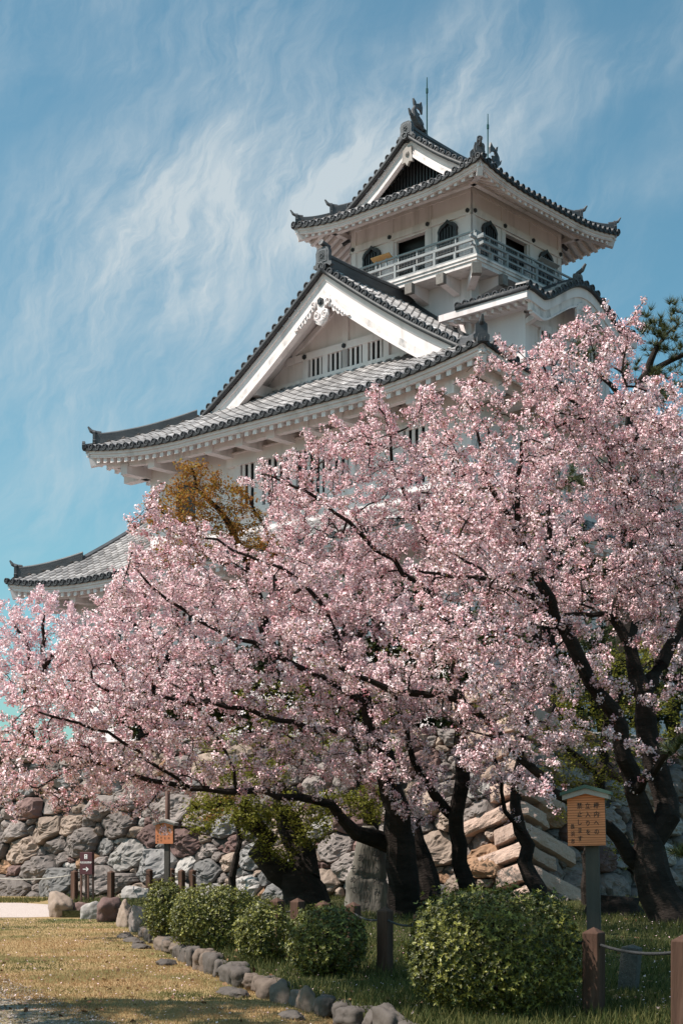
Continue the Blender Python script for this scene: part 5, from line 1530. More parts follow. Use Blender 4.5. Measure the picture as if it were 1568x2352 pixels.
# --- big leaning cherry at the right
Y = 27.0
cherry(1, 'largest cherry tree, thick dark forked trunk leaning at the right edge of the photo', None, [
    (L_([(1562, 2150), (1535, 2090), (1500, 2010), (1490, 1950), (1480, 1890)], 26.6, 27), [px(112, Y), px(98, Y), px(88, Y), px(78, Y), px(56, Y)]),
    (L_([(1482, 1900), (1459, 1814), (1440, 1740), (1402, 1638), (1353, 1563), (1316, 1483), (1278, 1419), (1240, 1340), (1199, 1242), (1187, 1185), (1190, 1100), (1197, 1020)], 27, 25), [px(x, 26) for x in (58, 48, 46, 42, 40, 38, 36, 32, 28, 24, 18, 13)]),
    (L_([(1495, 1930), (1530, 1870), (1514, 1795), (1490, 1700), (1478, 1600), (1463, 1563), (1441, 1487), (1410, 1423)], 27, 27.5), [px(x, 27) for x in (60, 58, 56, 52, 48, 44, 36, 28)]),
    (L_([(1410, 1423), (1353, 1404), (1300, 1408)], 27.5, 26.5), [px(x, 27) for x in (26, 20, 14)]),
    (L_([(1478, 1590), (1520, 1525), (1553, 1453), (1580, 1380), (1590, 1250)], 27.5, 28.5), [px(x, 27) for x in (46, 40, 34, 26, 14)]),
    (L_([(1290, 1440), (1236, 1377), (1187, 1355), (1138, 1336), (1093, 1325), (1010, 1322), (940, 1300)], 26, 24), [px(x, 26) for x in (30, 26, 25, 22, 18, 12, 8)]),
    (L_([(1470, 1990), (1390, 1900), (1305, 1843), (1213, 1759), (1150, 1690), (1080, 1625), (980, 1588), (900, 1585), (850, 1565), (770, 1520), (690, 1485)], 27, 23.5), [px(x, 26) for x in (44, 36, 32, 28, 26, 24, 26, 24, 20, 16, 10)]),
    (L_([(1410, 1423), (1425, 1300), (1440, 1150), (1460, 1000), (1480, 900)], 27.5, 27), [px(x, 27) for x in (26, 22, 18, 14, 8)]),
    (L_([(1199, 1242), (1130, 1120), (1100, 1040), (1085, 960)], 25.5, 25), [px(x, 26) for x in (24, 18, 13, 8)]),
    (L_([(1440, 1150), (1380, 1000), (1290, 900), (1240, 830)], 27.3, 26), [px(x, 27) for x in (16, 13, 10, 6)]),
    (L_([(1470, 1807), (1500, 1770), (1543, 1722), (1590, 1640)], 26.5, 25), [px(x, 26) for x in (34, 28, 26, 18)]),
], [B(1360, 735, 26.8, 50, 42, 1.3, 26), B(1440, 770, 26.8, 60, 50, 2.1, 40), B(1530, 850, 27.3, 60, 36, 2.1, 30), B(1290, 790, 26.8, 60, 45, 1.6, 34), B(1150, 830, 25.8, 40, 45, 1.3, 26), B(1225, 850, 25.8, 50, 45, 1.3, 34),
    B(1430, 880, 26.8, 120, 70, 2.5, 110), B(1290, 930, 26.8, 100, 80, 2.5, 120), B(1120, 920, 25.3, 90, 70, 2.1, 90), B(1545, 930, 27.8, 60, 90, 2.8, 60), B(1440, 1030, 26.8, 130, 100, 2.8, 150), B(1230, 1050, 25.8, 120, 90, 2.8, 140),
    B(1060, 1040, 24.8, 100, 90, 2.1, 100), B(1530, 1160, 27.8, 90, 110, 2.8, 100), B(1380, 1190, 27.3, 120, 90, 2.8, 130), B(1220, 1200, 25.8, 110, 90, 2.8, 110), B(1070, 1180, 24.8, 110, 90, 2.5, 110), B(1500, 1340, 27.3, 110, 90, 2.8, 110),
    B(1350, 1330, 26.8, 110, 80, 2.8, 110), B(1180, 1340, 25.3, 110, 80, 2.5, 100), B(1040, 1330, 24.3, 110, 80, 2.1, 90), B(1550, 1480, 26.8, 60, 80, 2.8, 50), B(1320, 1450, 25.8, 50, 45, 1.1, 34), B(1180, 1470, 24.8, 110, 80, 2.5, 80), B(1050, 1480, 23.8, 110, 80, 2.1, 80),
    B(1240, 1560, 24.8, 80, 60, 2.1, 50), B(1100, 1600, 23.8, 110, 60, 2.1, 70), B(950, 1500, 23.8, 100, 80, 2.1, 70), B(1180, 1680, 24.8, 90, 60, 1.6, 50), B(1120, 1740, 24.8, 90, 45, 1.6, 46), B(1300, 1730, 25.8, 70, 50, 1.6, 26), B(1250, 1800, 25.3, 80, 40, 1.3, 18), B(1420, 1600, 26.3, 60, 60, 1.3, 22), B(1535, 1600, 25.8, 50, 80, 1.6, 30), B(1440, 1690, 25.8, 70, 60, 1.3, 20),
    B(830, 1530, 23.8, 110, 60, 2.1, 60), B(720, 1460, 23.8, 80, 60, 1.6, 40)])

# --- two slim cherries in the middle
cherry(2, 'slim cherry tree with one straight dark trunk behind the largest bush', None, [
    (L_([(1082, 2085), (1070, 2030), (1056, 1942), (1048, 1876), (1060, 1800), (1062, 1700), (1055, 1620), (1040, 1500), (1010, 1380), (980, 1250), (960, 1130)], 30.5, 29), [px(x, 30) for x in (46, 42, 40, 40, 40, 36, 34, 28, 22, 16, 9)]),
    (L_([(1046, 1880), (1000, 1830), (950, 1740), (920, 1640), (900, 1560)], 30.3, 28), [px(x, 30) for x in (34, 28, 22, 16, 9)]),
    (L_([(1040, 1500), (1080, 1380), (1100, 1250), (1110, 1120)], 29.5, 30), [px(x, 30) for x in (22, 17, 12, 7)]),
    (L_([(1010, 1380), (900, 1290), (800, 1200), (700, 1130), (600, 1080)], 29.2, 28.5), [px(x, 29) for x in (20, 16, 13, 10, 6)]),
    (L_([(980, 1250), (920, 1120), (890, 1000), (870, 930)], 29, 28.5), [px(x, 29) for x in (15, 12, 9, 5)]),
], [B(862, 930, 28.9, 32, 42, 1.1, 26), B(985, 935, 29.4, 45, 42, 1.4, 34), B(770, 985, 28.9, 28, 34, 1.1, 16), B(830, 1010, 28.9, 70, 55, 1.7, 66), B(930, 1030, 29.4, 90, 80, 2.1, 100), B(730, 1060, 28.9, 60, 48, 1.7, 50), B(590, 1090, 28.7, 60, 26, 1.1, 26),
    B(670, 1120, 28.9, 70, 50, 1.7, 56), B(800, 1120, 28.9, 110, 80, 2.2, 110), B(960, 1170, 29.4, 110, 90, 2.5, 110), B(880, 1260, 29.4, 130, 90, 2.5, 130), B(720, 1220, 28.9, 110, 70, 2.2, 100), B(1000, 1320, 29.4, 110, 80, 2.5, 90), B(860, 1400, 28.9, 110, 80, 2.2, 90), B(960, 1620, 29.4, 90, 70, 2.0, 44), B(900, 1720, 29.4, 90, 60, 1.7, 44), B(860, 1570, 29.0, 110, 60, 2.0, 70), B(790, 1640, 28.8, 90, 50, 1.7, 50), B(1040, 1790, 29.9, 60, 60, 1.4, 30)])
cherry(3, 'slim cherry tree whose trunk forks low, between the straight trunk and the large notice board', None, [
    (L_([(1238, 2085), (1228, 2045), (1210, 1979), (1195, 1906), (1184, 1851), (1180, 1790), (1200, 1700), (1225, 1600), (1240, 1480), (1250, 1350)], 30.5, 31), [px(x, 30) for x in (48, 42, 40, 36, 32, 28, 24, 20, 14, 8)]),
    (L_([(1196, 1906), (1168, 1866), (1157, 1815), (1130, 1720), (1110, 1640)], 30.5, 29.5), [px(x, 30) for x in (20, 18, 16, 12, 7)]),
], [B(1250, 1380, 31.4, 110, 80, 2.1, 60), B(1330, 1530, 31.9, 90, 60, 2.1, 34), B(1170, 1560, 30.9, 100, 80, 2.0, 60), B(1130, 1690, 30.4, 90, 60, 1.7, 44), B(1200, 1780, 30.4, 70, 45, 1.4, 26), B(1110, 1800, 29.9, 60, 40, 1.4, 24), B(1290, 1680, 31.4, 70, 50, 1.7, 18)])

# --- old cherry with the long low limb
cherry(4, 'old cherry tree with thick trunks and one long low limb reaching left', None, [
    (L_([(932, 2130), (930, 2080), (925, 2020), (918, 1940), (905, 1860), (890, 1780), (865, 1690), (835, 1610), (800, 1520), (760, 1430), (700, 1340)], 29.5, 27.5), [px(x, 29) for x in (96, 80, 72, 70, 56, 46, 40, 34, 28, 20, 10)]),
    (L_([(920, 1950), (864, 1931), (817, 1916), (787, 1876), (765, 1847), (718, 1835), (645, 1828), (517, 1813), (439, 1812), (384, 1801), (304, 1783), (200, 1745), (90, 1720)], 29.4, 25), [px(x, 28) for x in (50, 46, 40, 34, 30, 27, 25, 23, 22, 20, 17, 11, 6)]),
    (L_([(1000, 2110), (990, 2060), (960, 1978), (950, 1900), (960, 1830), (975, 1760)], 29.8, 30.2), [px(x, 30) for x in (62, 56, 52, 40, 28, 16)]),
    (L_([(835, 1610), (740, 1560), (620, 1500), (500, 1450), (380, 1380), (300, 1300)], 28, 26), [px(x, 27) for x in (28, 23, 19, 15, 11, 6)]),
    (L_([(865, 1690), (760, 1680), (640, 1650), (480, 1620), (300, 1590), (140, 1560)], 28.3, 25), [px(x, 27) for x in (28, 24, 20, 16, 11, 6)]),
    (L_([(700, 1340), (600, 1290), (500, 1250), (420, 1210), (350, 1170)], 27.5, 26.5), [px(x, 27) for x in (13, 11, 9, 7, 4)]),
    (L_([(439, 1812), (370, 1770), (250, 1690), (120, 1640)], 26.5, 24), [px(x, 26) for x in (15, 12, 9, 5)]),
    (L_([(540, 1815), (520, 1720), (460, 1650), (430, 1560)], 27, 26), [px(x, 26) for x in (14, 11, 8, 5)]),
    (L_([(384, 1801), (340, 1850), (300, 1880)], 26.2, 25.6), [px(x, 26) for x in (9, 6, 4)]),
], [B(355, 1170, 26.9, 22, 60, 0.7, 22), B(315, 1215, 26.9, 40, 22, 0.8, 18), B(410, 1230, 26.9, 60, 40, 1.3, 40), B(500, 1260, 27.4, 80, 55, 1.7, 70), B(620, 1270, 27.9, 90, 60, 2.0, 86), B(330, 1300, 26.4, 50, 48, 1.4, 46), B(430, 1330, 26.9, 110, 60, 2.0, 100), B(570, 1370, 27.4, 120, 70, 2.2, 120), B(720, 1360, 27.9, 100, 70, 2.2, 90),
    B(330, 1410, 26.4, 110, 50, 2.0, 90), B(460, 1460, 26.9, 130, 60, 2.2, 110), B(620, 1490, 27.4, 120, 70, 2.2, 100), B(750, 1500, 27.9, 100, 70, 2.1, 70), B(240, 1510, 25.9, 110, 50, 2.0, 84), B(380, 1560, 26.4, 130, 60, 2.1, 110), B(540, 1590, 26.9, 120, 60, 2.1, 100), B(690, 1600, 27.4, 110, 60, 2.1, 76), B(120, 1590, 25.4, 110, 60, 2.1, 90), B(250, 1640, 25.9, 130, 60, 2.1, 110),
    B(420, 1680, 26.4, 130, 60, 2.0, 100), B(580, 1700, 26.9, 110, 55, 2.0, 76), B(730, 1710, 27.4, 100, 50, 1.8, 60), B(40, 1680, 24.9, 80, 70, 2.0, 66), B(150, 1720, 25.4, 110, 60, 2.0, 86), B(300, 1745, 25.9, 110, 45, 1.7, 64), B(480, 1765, 26.4, 110, 34, 1.4, 40), B(640, 1780, 27.4, 90, 34, 1.4, 36), B(50, 1790, 24.9, 90, 50, 1.7, 54), B(170, 1810, 25.4, 80, 40, 1.4, 34), B(790, 1780, 27.9, 90, 40, 1.4, 40), B(860, 1800, 28.4, 60, 30, 1.1, 20),
    B(300, 1835, 26.0, 70, 30, 1.1, 26), B(40, 1860, 24.9, 70, 34, 1.3, 34), B(200, 1855, 25.7, 60, 30, 1.1, 20), B(110, 1840, 25.3, 80, 34, 1.3, 34), B(250, 1790, 25.8, 90, 36, 1.4, 46), B(390, 1800, 26.4, 80, 26, 1.1, 26), B(560, 1810, 27.2, 70, 20, 0.8, 14), B(365, 1905, 26.2, 24, 24, 0.6, 5), B(900, 1830, 28.7, 60, 30, 1.1, 20), B(955, 1890, 28.9, 36, 34, 0.8, 18), B(985, 1860, 29.1, 50, 34, 0.8, 18), B(870, 1680, 27.0, 80, 50, 1.2, 60), B(900, 1780, 27.4, 70, 44, 1.0, 50), B(820, 1740, 27.0, 70, 34, 1.0, 40), B(930, 1850, 28.0, 50, 40, .8, 30), B(1000, 1770, 28.4, 70, 44, 1.0, 44), B(1070, 1740, 28.6, 60, 44, 1.0, 36), B(970, 1680, 28.0, 70, 50, 1.2, 44)])

# --- cherries on the terrace beyond the wall
def far_cherry(seed, label, base, blobs, n_limb=5, bl=None):
    t = Tree(seed); b = np.array(base)
    cs = np.array([x[0] for x in blobs]); c = cs.mean(0)
    fork = b + (c - b) * np.array([.25, .25, .35])
    t.limb([tuple(b - np.array([0, 0, .3])), tuple((b + fork) / 2 + t.r.normal(0, .15, 3)), tuple(fork)], [.26, .22, .19])
    for k in range(min(n_limb, len(cs))):
        q = cs[k]; t.limb([tuple(fork), tuple(fork + (q - fork) * .5 + t.r.normal(0, .3, 3) + np.array([0, 0, .3])), tuple(q)], [.13, .09, .03])
    e = new_tree('cherry_tree', label, tuple(b), 'flowering cherry trees')
    t.grow(blobs, mul=1.6); t.finish(); t.wood('trunk', e, M['bark']); nf = blossoms(t, e, **(bl or {})); reparent(e); print('far', seed, t.N, nf); return e
FB = dict(spacing=.14, per=12, fs=.037, cr=.12, leaf=.35, pale=.06)
far_cherry(11, 'pale cherry tree on the terrace at the far left, under the lower castle eave', (X_at(60, 49), 49, HWALL), [B(100, 1410, 49, 70, 55, 2, 60), B(35, 1440, 49, 60, 60, 2, 50), B(165, 1430, 49, 40, 50, 1.5, 36), B(60, 1520, 48.5, 110, 60, 2, 90), B(200, 1500, 48, 80, 60, 2, 70), B(110, 1600, 48, 120, 60, 2, 80), B(-60, 1520, 49, 90, 90, 2, 50)], bl=FB)
far_cherry(12, 'pale cherry tree on the terrace in front of the lower castle wall', (X_at(330, 46), 46, HWALL), [B(260, 1410, 46, 60, 50, 2, 60), B(330, 1350, 46, 70, 60, 2, 70), B(420, 1350, 46, 90, 60, 2, 80), B(230, 1480, 45.5, 100, 60, 2, 80), B(380, 1480, 45.5, 130, 70, 2, 110), B(520, 1400, 46, 90, 60, 2, 70), B(300, 1580, 45, 120, 60, 2, 70), B(470, 1560, 45, 120, 60, 2, 70)], bl=FB)
far_cherry(13, 'cherry tree on the terrace hidden mostly behind the middle blossoms', (X_at(780, 44), 44, HWALL), [B(700, 1330, 44, 110, 70, 2, 70), B(850, 1300, 44, 110, 80, 2, 80), B(640, 1440, 43.5, 110, 70, 2, 60), B(800, 1430, 43.5, 120, 70, 2, 70), B(950, 1400, 44, 110, 80, 2, 70), B(740, 1550, 43, 120, 60, 2, 50)], bl=FB)
far_cherry(14, 'cherry tree on the terrace behind the upper part of the largest cherry', (X_at(1250, 43), 43, HWALL), [B(1250, 1080, 43, 110, 70, 2, 70), B(1130, 1150, 43, 110, 70, 2, 60), B(1330, 1180, 43, 110, 80, 2, 70), B(1220, 1270, 43, 120, 80, 2, 70), B(1080, 1290, 42.5, 110, 70, 2, 50), B(1500, 1250, 44, 110, 100, 2, 60), B(1460, 1400, 44, 110, 80, 2, 40)], bl=FB)
far_cherry(15, 'cherry tree on the terrace at the right edge beyond the pine', (X_at(1560, 47), 47, HWALL), [B(1520, 1010, 47, 90, 70, 2, 50), B(1590, 1100, 47, 90, 90, 2, 50), B(1560, 1300, 47, 90, 90, 2, 40), B(1540, 1500, 46, 90, 90, 2, 36), B(1420, 1560, 46, 90, 60, 2, 24)], bl=FB)

# --- maples
def maple(seed, label, limbs, blobs, mat, lv=None, sag=0.0, name='maple_tree'):
    t = Tree(seed)
    for pts, rad in limbs: t.limb(pts, rad)
    e = new_tree(name, label, tuple(t.pos[0]), 'maple trees in young leaf')
    t.grow(blobs, sag=sag, mul=3.0); t.finish(.0030, .46); t.wood('trunk', e, M['bark']); leaves(t, e, mat, **(lv or {})); reparent(e); return e
LV = dict(spacing=.11, per=9, size=.034, cr=.15, flat=1.0)
maple(21, 'old maple with thick black forked trunk and olive young leaves left of the inscribed stone', [
    (L_([(704, 2125), (703, 2080), (696, 2045), (684, 2010)], 34, 34), [px(x, 34) for x in (150, 120, 98, 88)]),
    (L_([(670, 2020), (630, 2000), (600, 1960), (612, 1930), (575, 1880), (560, 1840)], 34, 33.6), [px(x, 34) for x in (70, 62, 52, 46, 36, 24)]),
    (L_([(700, 2010), (690, 1960), (665, 1900), (650, 1850), (640, 1800)], 34, 34.5), [px(x, 34) for x in (78, 66, 58, 44, 28)]),
    (L_([(560, 1840), (500, 1850), (450, 1855)], 33.6, 33), [px(x, 34) for x in (16, 10, 6)]),
    (L_([(640, 1800), (720, 1840), (790, 1860)], 34.3, 33.5), [px(x, 34) for x in (16, 10, 6)]),
], [B(480, 1850, 33, 60, 34, 1.0, 46), B(560, 1860, 33, 70, 44, 1.2, 64), B(650, 1860, 33.2, 80, 44, 1.2, 60), B(760, 1850, 33.2, 70, 40, 1.2, 44), B(600, 1920, 32.8, 60, 36, .8, 26), B(700, 1900, 33, 60, 44, .9, 30), B(470, 1900, 32.6, 50, 24, .7, 16), B(640, 1970, 33, 50, 30, .5, 12), B(560, 1780, 33.5, 120, 40, 1.5, 50), B(840, 1830, 33.4, 60, 50, 1.2, 26)], MAPLE_G, dict(spacing=.09, per=12, size=.042, cr=.17, flat=1.0), .1)
maple(22, 'thin dark sapling standing between the far posts and the forked maple', [
    (L_([(533, 2060), (537, 2010), (545, 1960), (548, 1900), (530, 1850)], 36, 35.8), [px(x, 36) for x in (20, 17, 15, 12, 6)])], [B(520, 1850, 35.6, 60, 30, 1.0, 26), B(470, 1870, 35.4, 50, 30, .8, 16)], MAPLE_O, LV)
maple(23, 'bronze-leaved maple rising in front of the white castle wall', [
    (L_([(640, 1560), (610, 1450), (580, 1330), (545, 1240), (500, 1170), (455, 1120), (440, 1075)], 44, 43), [px(x, 44) for x in (30, 27, 24, 18, 12, 8, 5)]),
    (L_([(580, 1330), (480, 1270), (400, 1220), (340, 1190)], 44, 42.5), [px(x, 44) for x in (14, 11, 8, 4)]),
    (L_([(600, 1400), (640, 1300), (600, 1200), (560, 1130)], 44, 43.5), [px(x, 44) for x in (13, 10, 7, 4)]),
], [B(440, 1080, 43, 34, 30, .8, 34), B(420, 1120, 43, 48, 30, .9, 44), B(490, 1110, 43, 44, 30, .9, 34), B(385, 1160, 42.6, 40, 34, .9, 40), B(460, 1160, 42.8, 64, 34, 1.2, 70), B(545, 1150, 43.3, 44, 44, 1.0, 46), B(370, 1200, 42.5, 30, 26, .8, 18), B(430, 1210, 42.6, 64, 34, 1.2, 60), B(520, 1210, 43, 60, 40, 1.2, 60), B(590, 1200, 43.5, 30, 34, .8, 18), B(440, 1260, 42.6, 70, 30, 1.2, 40), B(600, 1260, 43, 60, 34, 1.2, 40), B(360, 1290, 42.4, 40, 26, .8, 14)], MAPLE_O, dict(spacing=.11, per=11, size=.047, cr=.2, flat=.8))
maple(24, 'green maple in the shade behind the fork of the largest cherry', [
    (L_([(1350, 2095), (1352, 2000), (1365, 1900), (1380, 1780), (1390, 1650), (1400, 1540)], 33.5, 33), [px(x, 33) for x in (40, 34, 30, 26, 20, 10)]),
    (L_([(1380, 1780), (1310, 1720), (1250, 1690)], 33.2, 32.5), [px(x, 33) for x in (16, 11, 6)]),
    (L_([(1390, 1650), (1450, 1560), (1500, 1510)], 33, 33.5), [px(x, 33) for x in (16, 11, 6)]),
], [B(1430, 1530, 33.5, 70, 55, 1.4, 60), B(1500, 1500, 34, 60, 40, 1.2, 36), B(1340, 1600, 33, 90, 60, 1.4, 50), B(1260, 1690, 32.5, 80, 45, 1.2, 60), B(1340, 1720, 32.6, 80, 50, 1.2, 60), B(1420, 1720, 32.8, 60, 60, 1.2, 44), B(1290, 1780, 32.5, 80, 40, 1.0, 44), B(1400, 1640, 33, 110, 60, 1.4, 60), B(1520, 1640, 34, 70, 70, 1.4, 40), B(1480, 1740, 33.6, 70, 60, 1.2, 36), B(1400, 1810, 32.5, 80, 40, 1.0, 44), B(1150, 1620, 32.5, 70, 40, 1.0, 30), B(1330, 1860, 32.4, 60, 30, .9, 16), B(1430, 1960, 32.6, 40, 40, .8, 12)], MAPLE_G, LV, .05)
maple(25, 'yellow-green maple showing through gaps in the middle blossoms', [
    (L_([(840, 2090), (845, 2000), (850, 1900), (830, 1780), (800, 1650), (780, 1540)], 34.5, 34.5), [px(x, 34) for x in (46, 40, 34, 28, 20, 10)])],
    [B(760, 1560, 34, 100, 60, 1.4, 50), B(860, 1620, 34.4, 100, 60, 1.4, 50), B(720, 1700, 34, 100, 50, 1.4, 50), B(860, 1720, 34, 90, 60, 1.4, 50), B(620, 1620, 34, 100, 60, 1.4, 36), B(520, 1700, 34, 100, 50, 1.4, 30), B(880, 1850, 33.6, 60, 50, 1.2, 26)], MAPLE_G, LV, .05)

# --- evergreen broadleaf trees on the terrace in front of the lower wall
EVER = ramp_material('evergreen_leaf', [(0.0, (0.02, 0.03, 0.008)), (0.6, (0.05, 0.06, 0.014)), (1.0, (0.11, 0.11, 0.025))], 0.45, 0.12, 0.4)
def evergreen(seed, label, base, blobs):
    t = Tree(seed); b = np.array(base); c = np.array([x[0] for x in blobs]).mean(0)
    t.limb([tuple(b - np.array([0, 0, .3])), tuple((b + c) / 2), tuple(c)], [.22, .17, .08])
    e = new_tree('evergreen_tree', label, tuple(b), 'evergreen trees on the terrace')
    t.grow(blobs, mul=2.6); t.finish(); t.wood('trunk', e, M['bark']); leaves(t, e, EVER, spacing=.12, per=9, size=.09, cr=.2, flat=.6); reparent(e)
evergreen(71, 'dark evergreen tree glimpsed through the middle blossoms under the castle wall', (X_at(790, 45.5), 45.5, HWALL), [B(780, 1620, 45.5, 110, 90, 1.8, 90), B(700, 1680, 45.5, 90, 60, 1.6, 50), B(880, 1660, 45.5, 100, 80, 1.8, 70)])
evergreen(72, 'dark evergreen tree glimpsed between the two slim cherry trunks', (X_at(1020, 44.5), 44.5, HWALL), [B(1010, 1600, 44.5, 110, 100, 1.8, 90), B(1110, 1640, 44.5, 100, 80, 1.8, 70), B(960, 1700, 44.5, 80, 50, 1.4, 40)])
evergreen(73, 'dark evergreen tree glimpsed behind the fork of the largest cherry', (X_at(1400, 45), 45, HWALL), [B(1380, 1560, 45, 110, 100, 1.8, 90), B(1300, 1650, 45, 100, 70, 1.8, 60), B(1490, 1620, 45, 90, 60, 1.8, 50), B(1250, 1500, 45, 80, 70, 1.5, 40)])

evergreen(74, 'dark evergreen shrub tree glimpsed low behind the left blossoms', (X_at(440, 46.8), 46.8, HWALL), [B(600, 1540, 46.6, 110, 60, 1.4, 80), B(700, 1580, 46.4, 90, 50, 1.4, 50), B(470, 1560, 46.8, 90, 50, 1.4, 50), B(430, 1640, 46.8, 110, 70, 1.6, 80), B(560, 1640, 46.8, 100, 70, 1.6, 60), B(330, 1660, 46.8, 80, 50, 1.4, 40)])

evergreen(75, 'tall dark evergreen tree deep behind the middle blossoms', (X_at(880, 47.6), 47.6, HWALL), [B(880, 1360, 47.6, 100, 70, 1.4, 70), B(760, 1420, 47.4, 100, 70, 1.4, 60), B(960, 1450, 47.4, 110, 80, 1.6, 80), B(850, 1520, 47.2, 120, 60, 1.6, 60)])
evergreen(76, 'tall dark evergreen tree deep behind the right-hand blossoms', (X_at(1270, 46.6), 46.6, HWALL), [B(1260, 1230, 46.6, 90, 70, 1.4, 60), B(1150, 1330, 46.4, 110, 70, 1.4, 70), B(1330, 1340, 46.6, 110, 80, 1.6, 80), B(1220, 1430, 46.4, 120, 70, 1.6, 70), B(1080, 1460, 46.2, 100, 70, 1.6, 50)])
evergreen(77, 'tall dark evergreen tree at the right edge behind the blossoms', (X_at(1500, 47.5), 47.5, HWALL), [B(1470, 1180, 47.5, 80, 80, 1.4, 50), B(1530, 1300, 47.5, 80, 90, 1.6, 60), B(1450, 1450, 47.2, 110, 80, 1.6, 70), B(1550, 1560, 47, 80, 80, 1.6, 50)])

# --- pines
def pine(seed, label, limbs, blobs, per=34, ln=.11, spacing=.10):
    t = Tree(seed)
    for pts, rad in limbs: t.limb(pts, rad)
    e = new_tree('pine_tree', label, tuple(t.pos[0]), 'pine trees')
    t.grow(blobs, sag=-.1); t.finish(); t.wood('trunk', e, M['bark'])
    r = t.r; C, D = t.twig_sites(spacing, 3.0); n = len(C)
    k = np.repeat(np.arange(n), per); m = len(k)
    d = unit(unit(r.normal(size=(m, 3))) * .9 + np.array([0, 0, .75]) + D[k] * .6)
    w = unit(np.cross(d, r.normal(size=(m, 3)))) * (ln * .035)
    L = ln * r.uniform(.7, 1.2, m)
    a = C[k] + d * .01
    V = np.stack([a - w, a + w, a + d * L[:, None]], axis=1)
    np_mesh('needles', V, 3, [NEEDLE], np.clip(r.normal(.45, .15, n)[k] + r.normal(0, .2, m), 0, 1), parent=e)
    reparent(e); return e
pine(31, 'dark green pine tree behind the upper right blossoms', [
    (L_([(1440, 1500), (1445, 1300), (1450, 1100), (1452, 960), (1480, 860), (1520, 780)], 42, 42), [px(x, 42) for x in (50, 44, 38, 30, 20, 9)]),
    (L_([(1452, 960), (1400, 880), (1340, 830)], 42, 41.5), [px(x, 42) for x in (16, 11, 6)]),
    (L_([(1450, 1100), (1360, 1090), (1290, 1110)], 42, 41), [px(x, 42) for x in (18, 12, 6)]),
    (L_([(1480, 860), (1540, 830), (1590, 800)], 42, 42), [px(x, 42) for x in (16, 12, 8)]),
], [B(1545, 735, 42, 46, 30, 1.2, 60), B(1490, 750, 42, 30, 30, 1.0, 34), B(1560, 800, 42, 50, 44, 1.2, 50), B(1515, 790, 42, 40, 30, 1.0, 30), B(1350, 820, 41.6, 50, 26, 1.0, 22), B(1470, 860, 42, 60, 40, 1.2, 24), B(1310, 1110, 41, 80, 40, 1.2, 44), B(1400, 1110, 41.5, 60, 40, 1.2, 26), B(1530, 900, 42, 60, 50, 1.2, 24), B(1360, 770, 41.6, 24, 16, .6, 8), B(1380, 1480, 41.5, 90, 60, 1.2, 30)], ln=.24, per=30, spacing=.2)
pine(32, 'young pine whose long-needled branch tips enter at the right edge', [
    (L_([(1760, 2260), (1750, 2000), (1735, 1800), (1720, 1600)], 17, 17), [px(x, 17) for x in (70, 60, 50, 30)]),
    (L_([(1745, 1990), (1660, 1960), (1580, 1960)], 17, 16.8), [px(x, 17) for x in (20, 13, 7)]),
    (L_([(1738, 1800), (1650, 1770), (1570, 1750)], 17, 16.8), [px(x, 17) for x in (20, 13, 7)]),
], [B(1565, 1735, 16.8, 34, 34, .4, 8), B(1560, 1960, 16.8, 30, 34, .4, 8), B(1640, 1760, 17, 60, 60, .8, 14), B(1640, 1950, 17, 60, 60, .8, 14), B(1700, 1600, 17, 60, 70, .8, 12)], ln=.13, per=46, spacing=.07)

# --- unseen tree added beyond the left edge to shade bed and lower lawn
def shade_tree(seed, label, base, blobs):
    t = Tree(seed); b = np.array(base)
    t.limb([tuple(b - np.array([0, 0, .3])), tuple(b + np.array([.1, 0, 3])), tuple(b + np.array([0, .2, 7])), tuple(b + np.array([.2, 0, 11]))], [.34, .27, .2, .08])
    e = new_tree('unseen_shade_tree', label, tuple(b), 'unseen trees added for shade')
    t.grow(blobs, mul=1.6); t.finish(); t.wood('trunk', e, M['bark']); leaves(t, e, MAPLE_G, spacing=.2, per=9, size=.11, cr=.26, flat=.6); reparent(e)
shade_tree(61, 'unseen leafy tree added beyond the left edge to cast shade', (-7.2, 13.4, 0), [((-6.2, 12.8, 12.0), 1.9, 2.0, 2.4, 150), ((-7.6, 13.4, 14.0), 2.0, 1.8, 2.6, 150), ((-5.8, 14.6, 10.2), 1.3, 1.4, 1.8, 70), ((-6.4, 16.6, 12.6), 1.5, 1.6, 1.8, 90), ((-6.6, 15.0, 15.2), 2.0, 1.6, 2.2, 120), ((-7.0, 18.6, 14.4), 1.6, 1.6, 1.8, 80), ((-7.6, 12.2, 8.0), 2.0, 1.5, 2.0, 50)])

